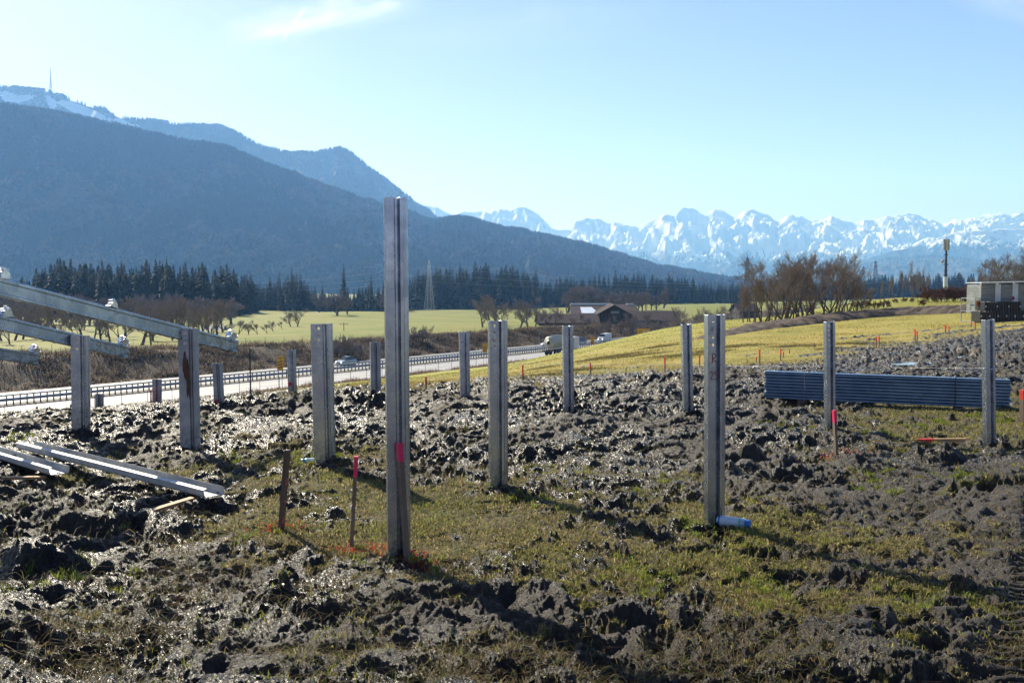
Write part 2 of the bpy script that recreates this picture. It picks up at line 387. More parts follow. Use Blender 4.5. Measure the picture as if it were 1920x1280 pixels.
def detail(x, y, z, m, r):
    h = mud_detail(x, y)
    tread = np.zeros_like(h)
    # tyre track with cleat marks, lower right
    tx, ty = 1.92, 4.1; dx, dy = .50, .866
    u = (x-tx)*dx+(y-ty)*dy; v = (x-tx)*dy-(y-ty)*dx
    inside = sstep(.36, .28, np.abs(v-.42))*sstep(-1.6, -1.2, u)*sstep(3.2, 2.4, u)
    tread = inside*(-.03+.014*np.tanh(3*np.sin((u+np.abs(v-.42)*.7)*2*np.pi/.085))+.008*fbm(x*20, y*20, 2, 55))
    v2 = v+.75
    ins2 = sstep(.34, .26, np.abs(v2))*sstep(-1.8, -1.4, u)*sstep(5.2, 4.2, u)*.8
    tr2 = ins2*(-.02+.006*np.sin((u-np.abs(v2)*.6)*2*np.pi/.10)+.016*fbm(x*14, y*14, 3, 57))
    amp = .88+.5*sstep(-.2, .5, perlin(x*.5, y*.5, 41))
    side = 1-.3*sstep(1.3, 2.4, x)*sstep(7, 5.5, y)
    crest = 1+.35*sstep(10, 13, y)*sstep(20, 17, y)
    g = .010*fbm(x*9, y*9, 3, 61)+.011*np.abs(perlin(x*24, y*24, 63))+.02*perlin(x*1.6, y*1.6, 66)
    hc = h*amp*side*crest; hc = np.where(hc > 0, .105*np.tanh(hc/.105), hc)
    out = hc*m*(1-.75*np.maximum(inside, ins2*.45))+g*(1-m)*(y < 60)+(tread+tr2)*(1-.0*m)
    for (mx_, my, rx, ry, hh) in MOUNDS:
        s = (np.abs(x-mx_) < rx*2.5) & (np.abs(y-my) < ry*2.5)
        if not s.any(): continue
        xs = x[s]; ys = y[s]
        w = fbm(xs*5, ys*5, 3, 71)*.6
        d = np.sqrt(((xs-mx_)/rx)**2+((ys-my)/ry)**2)+w*.6
        out[s] += hh*sstep(1.35, .15, d)*(.85+.25*perlin(xs*7, ys*7, 73)+.12*perlin(xs*17, ys*17, 75))
    fade = sstep(95, 45, r)*(1+.8*sstep(17, 30, r))
    return out*fade
# polar rows and columns round the viewpoint (finer near by)
rr = [0.4]
def grow(to, k):
    while rr[-1] < to: rr.append(rr[-1]*k)
grow(2.3, 1.03); grow(24, 1.0020); grow(70, 1.0032); grow(260, 1.0055); grow(3000, 1.02); grow(13500, 1.05)
rr = np.array(rr)
az = np.concatenate([np.linspace(-pi, -.70, 40)[:-1], np.linspace(-.70, -.56, 30)[:-1], np.linspace(-.56, .56, 960), np.linspace(.56, .70, 30)[1:], np.linspace(.70, pi, 40)[1:]])
RR, AZ = np.meshgrid(rr, az, indexing='ij')
gx = RR*np.sin(AZ); gy = RR*np.cos(AZ)
gzz = base_h(gx, gy)
mm, md_ = masks(gx, gy, gzz)
gzf = gzz+detail(gx, gy, gzz, mm, RR)
nr, nc = RR.shape
idx = np.arange(nr*nc).reshape(nr, nc)
faces = np.stack([idx[:-1, :-1], idx[:-1, 1:], idx[1:, 1:], idx[1:, :-1]], -1).reshape(-1, 4)[:, ::-1]
q = (gx-RO.x)*RN.x+(gy-RO.y)*RN.y
lush = sstep(-38, -45, q)                                  # fields beyond the road
px_ = pxof(gx, gy)
lush = np.maximum(lush, sstep(1500, 1560, px_)*sstep(80, 95, gy)*.55)
verge = sstep(9, 3, q+perlin(gx*.3, gy*.3, 3)*3)*sstep(-36, -34, -np.abs(q+8)*0-q*0-q+0) if False else sstep(8, 3, q+perlin(gx*.25, gy*.25, 3)*3)*sstep(-44, -39.5, q+perlin(gx*.12, gy*.12, 4)*3)
verge = verge*(gy > 20)
py_ = 535+F*(CAMZ-gzz)/np.maximum(gy, .5)
wet = sstep(-.25, .25, fbm(gx*.8, gy*.8, 3, 101)+.12)*(1-.85*sstep(.9, 1.9, gx)*sstep(8.5, 6.5, gy))
# dry/green balance of the sparse grass
dry = .5+.5*fbm(gx*.9, gy*.9, 3, 111)
dry = dry-.35*sstep(1560, 1680, px_)*sstep(900, 820, py_)*sstep(12, 9, gy*0+0)  
attr = np.stack([mm, lush, verge, wet], -1).reshape(-1, 4)
attr2 = np.stack([np.clip(dry, 0, 1), sstep(16, 40, gy), sstep(60, 110, gy), np.ones_like(dry)], -1).reshape(-1, 4)

def ground_material():
    m, nt, b = new_mat('ground_soil_and_grass')
    a = nt.nodes.new('ShaderNodeVertexColor'); a.layer_name = 'mask'
    s = nt.nodes.new('ShaderNodeSeparateColor'); nt.links.new(a.outputs['Color'], s.inputs[0])
    a2 = nt.nodes.new('ShaderNodeVertexColor'); a2.layer_name = 'mask2'
    s2 = nt.nodes.new('ShaderNodeSeparateColor'); nt.links.new(a2.outputs['Color'], s2.inputs[0])
    wet_ = a.outputs['Alpha']
    n1 = ntex(nt, 3, 6, .6, 'World'); n2 = ntex(nt, 40, 5, .65, 'World'); n3 = ntex(nt, .35, 5, .6, 'World'); n4 = ntex(nt, .06, 4, .6, 'World')
    mud = nmix(nt, ramp(nt, n1, .35, .65), (.024, .020, .017), (.013, .0115, .011))
    mud = nmix(nt, ramp(nt, n2, .45, .75), mud, (.042, .035, .029))
    mud = nmix(nt, mth(nt, 'MULTIPLY', mth(nt, 'SUBTRACT', 1.0, wet_), .8), mud, nmix(nt, n2, (.032, .025, .019), (.068, .054, .040)))
    # thatch between the blades: brown soil with straw
    th = nmix(nt, ramp(nt, n2, .38, .62), (.075, .058, .034), (.20, .165, .075))
    th = nmix(nt, mth(nt, 'MULTIPLY', ramp(nt, n1, .4, .7), .55), th, (.07, .09, .02))
    # yellow winter field
    fl = nmix(nt, ramp(nt, n3, .35, .68), (.36, .29, .08), (.24, .235, .05))
    fl = nmix(nt, mth(nt, 'MULTIPLY', ramp(nt, n1, .50, .72), .35), fl, (.24, .15, .06))
    fl = nmix(nt, mth(nt, 'MULTIPLY', s2.outputs[2], .75), fl, (.27, .27, .045))
    near = nmix(nt, s2.outputs[1], th, fl)
    gr = nmix(nt, ramp(nt, n4, .38, .62), (.155, .185, .03), (.22, .215, .045))
    gr = nmix(nt, mth(nt, 'MULTIPLY', ramp(nt, n3, .46, .72), .7), gr, (.12, .125, .04))
    gr = nmix(nt, mth(nt, 'MULTIPLY', ramp(nt, ntex(nt, .03, 3, .5, 'World', 0, (1, 3, 1)), .52, .60), .55), gr, (.25, .215, .07))
    gcol = nmix(nt, s.outputs[1], near, gr)
    vg = nmix(nt, ramp(nt, n1, .35, .65), (.115, .082, .052), (.055, .042, .03))
    vg = nmix(nt, mth(nt, 'MULTIPLY', ramp(nt, n3, .5, .7), .6), vg, (.17, .135, .075))
    gcol = nmix(nt, s.outputs[2], gcol, vg)
    colr = nmix(nt, s.outputs[0], gcol, mud)
    nt.links.new(colr, b.inputs['Base Color'])
    rmud = mth(nt, 'ADD', mth(nt, 'MULTIPLY', n2, .30), mth(nt, 'SUBTRACT', .42, mth(nt, 'MULTIPLY', wet_, .30)))
    rgh = nt.nodes.new('ShaderNodeMix'); rgh.data_type = 'FLOAT'
    nt.links.new(s.outputs[0], rgh.inputs['Factor']); rgh.inputs['A'].default_value = .8; nt.links.new(rmud, rgh.inputs['B'])
    nt.links.new(rgh.outputs['Result'], b.inputs['Roughness'])
    sp = mth(nt, 'ADD', mth(nt, 'MULTIPLY', s.outputs[0], .19), .10); nt.links.new(sp, b.inputs['Specular IOR Level'])
    hb = mth(nt, 'ADD', ntex(nt, 70, 7, .7, 'World'), mth(nt, 'MULTIPLY', ntex(nt, 14, 6, .65, 'World'), 1.3))
    bump(nt, b, hb, .8, .035)
    return m
M_ground = ground_material()
ground = mesh_obj('ground', np.stack([gx, gy, gzf], -1).reshape(-1, 3), faces, M_ground, None, True, None, {'mask': attr, 'mask2': attr2})
tag(ground, kind='structure')

def surf_z(x, y):
    x = np.atleast_1d(np.asarray(x, float)); y = np.atleast_1d(np.asarray(y, float))
    z = base_h(x, y); m, _ = masks(x, y, z)
    return z+detail(x, y, z, m, np.hypot(x, y)), m
def SG(px, py):
    g = G(px, py); z, _ = surf_z(g.x, g.y); return Vector((g.x, g.y, float(z[0])))

# ------------------------------------------------------------ roads
def strip(name, q0, q1, z, mat, s0=-160, s1=420, n=120):
    """a band along the road between perpendicular offsets q0 and q1 (negative = away from the camera)"""
    vs = []; fs = []
    for i in range(n+1):
        s = s0+(s1-s0)*i/n
        for qq in (q0, q1):
            p = RO+RD*s+RN*qq; vs.append((p.x, p.y, z))
    for i in range(n): fs.append((2*i, 2*i+1, 2*i+3, 2*i+2))
    return mesh_obj(name, vs, fs, mat)
M_asph = simple('asphalt', (.32, .31, .30), (.25, .245, .24), .5, .65, coord='World', spec=.5)
M_asph2 = simple('asphalt_far', (.20, .195, .19), (.15, .148, .145), .5, .6, coord='World')
M_line = simple('road_paint', (.75, .75, .72), (.6, .6, .58), 2, .6, coord='World')
M_med = simple('median_gravel', (.16, .14, .11), (.09, .08, .06), 1.5, .9, coord='World')
tag(strip('near_carriageway', -.0, -11.0, -11.94, M_asph), kind='structure')
tag(strip('median', -11.0, -14.0, -11.93, M_med), kind='structure')
tag(strip('far_carriageway', -14.0, -25.5, -11.94, M_asph2), kind='structure')
mk = MB()
def lane(q0, s0, s1, w=.15, z=-11.93):
    a = RO+RD*s0+RN*(q0+w/2); b = RO+RD*s0+RN*(q0-w/2); c = RO+RD*s1+RN*(q0-w/2); d = RO+RD*s1+RN*(q0+w/2)
    mk.add([(p.x, p.y, z) for p in (a, b, c, d)], [(0, 1, 2, 3)])
for q0 in (-2.6, -10.4, -14.6, -22.4): lane(q0, -160, 420, .2)
for k in range(-10, 24):
    lane(-6.4, k*18, k*18+6); lane(-18.6, k*18, k*18+6)
tag(mk.build('road_markings', M_line), kind='structure')

# ------------------------------------------------------------ mountains
def profile(pts):
    a = np.array(pts, float); return a[:, 0], a[:, 1]
M1 = [(-500, 150), (-200, 185), (0, 200), (60, 205), (150, 222), (230, 240), (330, 262), (430, 280), (480, 298), (520, 315), (560, 331), (600, 347), (650, 366), (700, 381), (760, 399), (790, 409), (815, 413), (850, 410), (880, 414), (920, 426), (960, 433), (1000, 441), (1050, 452), (1100, 463), (1130, 470), (1165, 481), (1200, 493), (1230, 505), (1260, 508), (1300, 515), (1340, 523), (1380, 531), (1450, 541), (1560, 560)]
M2 = [(-500, 110), (-100, 150), (0, 161), (30, 167), (50, 166), (100, 173), (130, 182), (150, 188), (200, 204), (230, 215), (260, 223), (320, 231), (380, 235), (410, 237), (430, 238), (460, 256), (480, 269), (500, 277), (530, 285), (550, 288), (590, 288), (620, 283), (640, 277), (652, 281), (670, 292), (700, 318), (720, 335), (740, 351), (780, 381), (820, 407), (860, 430), (900, 460), (1000, 520), (1100, 560)]
M3 = [(600, 330), (700, 350), (760, 368), (800, 383), (825, 391), (850, 397), (870, 390), (900, 396), (920, 399), (940, 392), (955, 392), (975, 384), (990, 388), (1005, 398), (1020, 412), (1035, 424), (1050, 428), (1070, 431), (1078, 413), (1100, 408), (1120, 408), (1135, 417), (1160, 419), (1180, 422), (1195, 425), (1210, 417), (1240, 404), (1262, 401), (1277, 387), (1288, 391), (1297, 387), (1310, 397), (1325, 400), (1338, 392), (1355, 398), (1370, 406), (1385, 401), (1392, 397), (1412, 394), (1428, 399), (1445, 408), (1456, 414), (1470, 407), (1485, 402), (1500, 405), (1520, 414), (1535, 412), (1556, 405), (1575, 412), (1600, 418), (1617, 409), (1640, 413), (1660, 405), (1700, 397), (1715, 404), (1740, 412), (1765, 421), (1790, 412), (1820, 408), (1850, 401), (1880, 402), (1905, 402), (1920, 397), (1990, 402), (2100, 395), (2300, 410), (2600, 400)]
M4 = [(1200, 560), (1300, 535), (1350, 505), (1385, 480), (1395, 475), (1420, 486), (1450, 500), (1500, 512), (1560, 508), (1600, 492), (1640, 478), (1700, 462), (1730, 449), (1780, 436), (1840, 430), (1900, 428), (1980, 420), (2200, 430), (2600, 440)]
M5 = [(1300, 560), (1400, 535), (1500, 525), (1600, 502), (1660, 486), (1760, 480), (1850, 492), (1900, 500), (2000, 505), (2600, 510)]
def mountain(name, prof, Yr, Yf, zf, amp, seed, px0, px1, ncol=420, nrow=110, gul=1.0, jag=0.0, pw=1.12, kind='structure', gsc=1.0, fine=.3, skew=0.0, xs=2.0, ys=.75):
    fx, fy = profile(prof)
    pxs = np.linspace(px0, px1, ncol); pys = np.interp(pxs, fx, fy)
    Yr_ = np.interp(pxs, [Yr[0][0], Yr[1][0]], [Yr[0][1], Yr[1][1]])
    pys = pys+jag*fbm(pxs*.05, pxs*0, 4, seed)*2
    dirs = np.array([list(pixdir(a, b)) for a, b in zip(pxs, pys)])
    zr = CAMZ+dirs[:, 2]/dirs[:, 1]*Yr_
    v = np.concatenate([np.linspace(0, 1, nrow), 1+np.linspace(0, .5, 22)[1:]])
    V, PX = np.meshgrid(v, pxs, indexing='ij')
    ZR = np.interp(PX, pxs, zr); YR = np.interp(PX, pxs, Yr_)
    YF = YR-(np.mean(Yr_)-Yf) if False else Yf+0*YR
    Y = YF+(YR-YF)*V
    X = (PX-960)/F*Y
    sh = np.where(V <= 1, np.abs(V)**pw, 1-(V-1)*1.6)
    Z = zf+(ZR-zf)*sh
    L = np.mean(Yr_)-Yf
    s = gsc/L*4
    warp = fbm(X*s*.7, Y*s*.7, 3, seed+2)*1.2
    XK = X+skew*(Y-Yf)
    gn = 1-np.abs(fbm(XK*s*xs+warp, Y*s*ys+warp, 5, seed+1, .55))*2.4
    env = np.clip(V*(1.02-V)*4, 0, 1)**.8
    Z = Z+amp*gul*(gn-.75)*env
    Z = Z+amp*fine*fbm(X*s*5, Y*s*4, 6, seed+5, .58)*env
    nr_, nc_ = V.shape
    idx = np.arange(nr_*nc_).reshape(nr_, nc_)
    f = np.stack([idx[:-1, :-1], idx[:-1, 1:], idx[1:, 1:], idx[1:, :-1]], -1).reshape(-1, 4)
    return X, Y, Z, V, PX, f
def proj(X, Y, Z):
    c, s = cos(PITCH), sin(PITCH)
    d = Y*c-(Z-CAMZ)*s; u = Y*s+(Z-CAMZ)*c
    return 960+F*X/d, 640-F*u/d
def mtn_material(name, forest, forest2, snow=(.68, .72, .78), rock=(.13, .12, .12), sc=.004):
    m, nt, b = new_mat(name)
    a = nt.nodes.new('ShaderNodeVertexColor'); a.layer_name = 'mask'
    s = nt.nodes.new('ShaderNodeSeparateColor'); nt.links.new(a.outputs['Color'], s.inputs[0])
    n = ntex(nt, sc, 6, .6, 'World'); n2 = ntex(nt, sc*9, 6, .65, 'World')
    fo = nmix(nt, ramp(nt, n, .42, .6), forest, forest2)
    fo = nmix(nt, mth(nt, 'MULTIPLY', ramp(nt, n2, .4, .7), .4), fo, tuple(x*.6 for x in forest))
    rk = nmix(nt, ramp(nt, n2, .4, .6), rock, tuple(x*.6 for x in rock))
    c = nmix(nt, s.outputs[1], fo, rk)
    sn = ramp(nt, mth(nt, 'ADD', s.outputs[0], mth(nt, 'MULTIPLY', mth(nt, 'SUBTRACT', n2, .5), .9)), .42, .58)
    c = nmix(nt, sn, c, snow)
    nt.links.new(c, b.inputs['Base Color']); b.inputs['Roughness'].default_value = .9; b.inputs['Specular IOR Level'].default_value = .1
    return m
def add_mtn(name, data, mat, snow=None, rock=None):
    X, Y, Z, V, PX, f = data
    sn = snow if snow is not None else np.zeros_like(X); rk = rock if rock is not None else np.zeros_like(X)
    at = np.stack([sn, rk, 0*X, np.ones_like(X)], -1).reshape(-1, 4)
    o = mesh_obj(name, np.stack([X, Y, Z], -1).reshape(-1, 3), f, mat, None, True, None, {'mask': at})
    return tag(o, kind='structure')
d1 = mountain('m1', M1, ((0, 2600), (1300, 3300)), 1850, -14, 60, 300, -500, 1560, 420, 120, 1.0)
add_mtn('wooded_slope', d1, mtn_material('slope_wood', (.012, .015, .016), (.018, .016, .017)))
d2 = mountain('m2', M2, ((0, 4700), (900, 5200)), 3500, -14, 110, 400, -500, 1100, 380, 110)
X, Y, Z, V, PX, f = d2
ax, ay = proj(X, Y, Z)
def blob(cx, cy, rx, ry, ang=0.0):
    a = R(ang); dx = ax-cx; dy = ay-cy; u = dx*cos(a)+dy*sin(a); v = -dx*sin(a)+dy*cos(a)
    return np.exp(-((u/rx)**2+(v/ry)**2))
sn2 = .95*blob(130, 200, 34, 10, 22)+.85*blob(45, 185, 28, 8, -8)+.75*blob(10, 178, 22, 12)+.7*blob(95, 195, 8, 22, -25)+.8*blob(180, 215, 40, 8, 22)+.6*blob(255, 235, 30, 4, 10)+.5*blob(230, 228, 20, 6, 30)+.42*blob(395, 248, 6, 14, 20)+.40*blob(625, 302, 3, 12, 20)+.38*blob(603, 300, 3, 10)+.3*blob(660, 320, 20, 14, 40)
sn2 = np.clip(sn2+.25*fbm(X*.006, Y*.006, 3, 8)*np.clip(sn2*3, 0, 1), 0, 1)
add_mtn('forested_mountain', d2, mtn_material('mountain_wood', (.030, .034, .030), (.05, .045, .04)), snow=sn2)
d3 = mountain('m3', M3, ((600, 9200), (2600, 9200)), 7900, -14, 300, 500, 600, 2600, 760, 170, 1.0, .6, 1.1, gsc=.62, fine=.42, skew=.75, xs=1.3, ys=.9)
X, Y, Z, V, PX, f = d3
ax, ay = proj(X, Y, Z)
gz1 = np.gradient(Z, axis=0); gx1 = np.gradient(Z, axis=1)/np.maximum(np.abs(np.gradient(X, axis=1)), 1)
n_ = fbm(X*.0016, Y*.0016, 5, 44)
snow3 = np.clip(sstep(515, 450, ay+n_*30)*1.0+.22-.45*sstep(.9, 2.2, np.abs(gx1))+n_*.45, 0, 1)
add_mtn('snowy_range', d3, mtn_material('range_rock', (.05, .052, .05), (.06, .055, .05), rock=(.16, .155, .155), sc=.0022), snow=snow3, rock=sstep(520, 490, ay))
d4 = mountain('m4', M4, ((1200, 7600), (2600, 7600)), 6800, -14, 190, 600, 1200, 2600, 420, 110, 1.0, .6, 1.2, gsc=.6, fine=.4, skew=.75, xs=1.3, ys=.9)
X, Y, Z, V, PX, f = d4
ax, ay = proj(X, Y, Z); n_ = fbm(X*.002, Y*.002, 5, 54)
sn4 = np.clip(sstep(492, 445, ay+n_*40-25*sstep(1450, 1300, ax))*.55+n_*.5+.08, 0, 1)
add_mtn('snowy_foothills', d4, mtn_material('foothill_wood', (.04, .045, .045), (.06, .055, .05), sc=.003), snow=sn4)
d5 = mountain('m5', M5, ((1300, 6400), (2600, 6400)), 4600, -14, 90, 700, 1300, 2600, 300, 70, 1.0, .3, 1.1, gsc=2)
X, Y, Z, V, PX, f = d5; ax, ay = proj(X, Y, Z)
add_mtn('low_hills', d5, mtn_material('hill_wood', (.035, .04, .04), (.06, .055, .05), sc=.004), snow=.5*blob(1795, 476, 14, 8)+.42*blob(1640, 495, 12, 5))

# wooded skin of the slopes: thousands of small conifers and bare crowns, one mesh per slope
def wood_skin(name, data, n, hpx, seed, mat, snow=None, vmin=.02, pdec=.45, pxlim=(-300, 1500), vmax=1.03):
    X, Y, Z, V, PX, f = data; rg = np.random.default_rng(seed)
    nr_, nc_ = X.shape; cols_ = PX[0]; 
    nm = np.sum(V[:, 0] <= 1.0)
    # more of them where they show in outline
    v = np.concatenate([rg.uniform(vmin, 1, int(n*.84)), rg.uniform(.97, vmax, n-int(n*.84))])
    px = rg.uniform(pxlim[0], pxlim[1], n)
    fi = np.interp(v, V[:, 0], np.arange(nr_)); fj = np.interp(px, cols_, np.arange(nc_))
    i = np.clip(fi.astype(int), 0, nr_-2); j = np.clip(fj.astype(int), 0, nc_-2); a = fi-i; b = fj-j
    def s(A): return (A[i, j]*(1-b)+A[i, j+1]*b)*(1-a)+(A[i+1, j]*(1-b)+A[i+1, j+1]*b)*a
    x, y, z = s(X), s(Y), s(Z)
    keep = np.ones(n, bool)
    if snow is not None: keep = s(snow) < rg.uniform(.12, .45, n)
    x, y, z, v = x[keep], y[keep], z[keep], v[keep]; n = len(x)
    h = hpx*y/F*rg.uniform(.55, 1.25, n)
    pn = fbm(x*.0035, y*.0035, 4, seed)
    dec = (pn*1.3+rg.normal(0, .12, n)) > (.5-pdec)
    w = h*np.where(dec, .42, .19)*rg.uniform(.85, 1.2, n)
    base = np.array([[cos(t), sin(t)] for t in np.arange(5)/5*2*pi])
    # rings: bottom, mid, tip -- conifers taper, bare crowns are rounder
    rot = rg.uniform(0, 6.28, n)
    c, s_ = np.cos(rot), np.sin(rot)
    vs = []
    for (zz_c, r_c, zz_d, r_d) in ((-.15, 1, -.1, .45), (.30, .72, .5, 1.0), (.62, .38, .85, .7)):
        zz = np.where(dec, zz_d*.75, zz_c); rc = np.where(dec, r_d, r_c)
        for k in range(5):
            bx = base[k, 0]*c-base[k, 1]*s_; by = base[k, 0]*s_+base[k, 1]*c
            jit = rg.uniform(.8, 1.2, n)
            vs.append(np.stack([x+bx*w*rc*jit, y+by*w*rc*jit, z+zz*h], -1))
    vs.append(np.stack([x, y, z+h*np.where(dec, .78, 1.0)], -1))
    V_ = np.stack(vs, 1)       # n,16,3
    tri = []
    for r_ in range(2):
        for k in range(5):
            a_, b_ = r_*5+k, r_*5+(k+1) % 5
            tri += [(a_, b_, b_+5), (a_, b_+5, a_+5)]
    for k in range(5): tri.append((10+k, 10+(k+1) % 5, 15))
    tri = np.array(tri); F_ = (np.arange(n)[:, None, None]*16+tri[None]).reshape(-1, 3)
    cg = np.array([.012, .018, .019]); cb = np.array([.040, .031, .031])
    t = rg.uniform(.8, 1.2, n)[:, None]
    cc = np.where(dec[:, None], cb, cg)*t
    cc = np.concatenate([cc, np.ones((n, 1))], 1)
    cc = np.repeat(cc, 16, 0)
    o = mesh_obj(name, V_.reshape(-1, 3), F_, mat, None, False, None, {'tint': cc})
    return tag(o, kind='stuff')
M_skin = foliage('far_wood', True, trans=0, rough=1.0); M_skin.node_tree.nodes['Principled BSDF'].inputs['Specular IOR Level'].default_value = .03
tag(wood_skin('hillside_forest', d1, 110000, 9.5, 5, M_skin, None, .0, .34, (-200, 1480)), 'dense mixed forest clothing the near dark slope', 'forest')
tag(wood_skin('mountain_forest', d2, 30000, 7, 6, M_skin, sn2, .35, .25, (-200, 960)), 'conifer forest on the higher mountain behind the dark slope', 'forest')
tag(wood_skin('low_hill_forest', d5, 5000, 5, 9, M_skin, None, .5, .3, (1300, 2200)), 'forest on the low blue hills below the snowy range', 'forest')

# ------------------------------------------------------------ air
def haze():
    m = bpy.data.materials.new('air'); m.use_nodes = True; nt = m.node_tree
    nt.nodes.remove(nt.nodes['Principled BSDF'])
    v = nt.nodes.new('ShaderNodeVolumePrincipled')
    v.inputs['Color'].default_value = (.22, .48, 1.0, 1); v.inputs['Absorption Color'].default_value = (.70, .86, 1, 1); v.inputs['Density'].default_value = HAZE_D
    v.inputs['Anisotropy'].default_value = .22
    nt.links.new(v.outputs[0], nt.nodes['Material Output'].inputs['Volume'])
    mb = MB(); mb.box((0, 7200, 785), (22000, 15500, 1630))
    o = mb.build('haze', m); tag(o, 'thin blue haze in the valley air', None, kind='stuff')
HAZE_D = 1.3e-4
if not globals().get('NO_HAZE'): haze()
# ------------------------------------------------------------ metal, wood and paint
def steel(name, c1=(.60, .66, .74), c2=(.40, .45, .53), rough=.25, dirt=True, metal=.95):
    m, nt, b = new_mat(name)
    v = nt.nodes.new('ShaderNodeTexVoronoi'); v.inputs['Scale'].default_value = 55
    tcn = nt.nodes.new('ShaderNodeTexCoord'); nt.links.new(tcn.outputs['Object'], v.inputs['Vector'])
    f = ntex(nt, 6, 5, .6); fs = ntex(nt, 30, 5, .7, 'Object', 0, (1, 1, .12))
    c = nmix(nt, ramp(nt, f, .35, .65), c1, c2)
    sp = nt.nodes.new('ShaderNodeSeparateColor'); nt.links.new(v.outputs['Color'], sp.inputs[0])
    c = nmix(nt, mth(nt, 'MULTIPLY', sp.outputs[0], .16), c, tuple(x*.6 for x in c1))
    if dirt:
        oi = nt.nodes.new('ShaderNodeObjectInfo')
        c = nmix(nt, mth(nt, 'MULTIPLY', ramp(nt, fs, .55, .72), .6), c, (.20, .20, .21))
        sz = nt.nodes.new('ShaderNodeSeparateXYZ'); nt.links.new(tcn.outputs['Object'], sz.inputs[0])
        low = mth(nt, 'MULTIPLY', mth(nt, 'SUBTRACT', .22, sz.outputs[2]), 3.0, clamp=True)   # mud splashes near the foot
        low = mth(nt, 'MULTIPLY', low, ramp(nt, ntex(nt, 25, 6, .7), .45, .6))
        c = nmix(nt, low, c, (.09, .075, .06))
    nt.links.new(c, b.inputs['Base Color']); b.inputs['Metallic'].default_value = metal
    nt.links.new(mth(nt, 'ADD', mth(nt, 'MULTIPLY', f, .25), rough-.1), b.inputs['Roughness'])
    bump(nt, b, ntex(nt, 14, 4, .6), .05, .01)
    return m
M_steel = steel('galvanised_steel')
M_steel_dull = steel('weathered_galvanised_steel', (.50, .51, .52), (.36, .37, .38), .5, metal=.85)
M_bolt = simple('zinc_bolt', (.6, .61, .63), (.4, .41, .43), 30, .3, 1.0)
M_alu = simple('bright_aluminium', (.85, .86, .88), (.65, .66, .68), 20, .18, 1.0)
M_white_metal = simple('pale_coated_steel', (.55, .55, .53), (.42, .42, .41), 14, .6, .1, .1)
M_wood = simple('weathered_wood', (.23, .165, .115), (.15, .105, .07), 10, .8, 0, .3, .003, (1, 1, .15))
M_wood_new = simple('fresh_wood', (.46, .28, .13), (.34, .19, .085), 8, .7, 0, .2, .003, (.2, 1, 1))
M_wood_dark = simple('wet_brown_wood', (.14, .085, .055), (.085, .05, .035), 9, .7, 0, .3, .003, (1, 1, .15))
M_pink = simple('pink_spray_paint', (.85, .03, .12), (.70, .02, .10), 40, .5, lo_=.3, hi=.8)
M_pink_faint = simple('faded_pink_paint', (.42, .07, .08), (.25, .12, .09), 60, .7)
M_orange = simple('orange_red_paint', (.80, .07, .035), (.62, .05, .03), 40, .5)
M_redink = simple('red_marker_ink', (.45, .02, .03), (.35, .02, .03), 40, .5)
M_ink = simple('black_marker_ink', (.02, .02, .022), None, 40, .5)
M_string = simple('white_string', (.7, .7, .66), (.55, .55, .5), 40, .7)
M_yellow = simple('yellow_sign', (.80, .42, .02), (.72, .38, .02), 3, .45)
M_black = simple('black_plastic', (.016, .017, .019), (.03, .03, .03), 6, .4)
M_rust = simple('rust_streak', (.16, .075, .035), (.10, .05, .03), 30, .8)

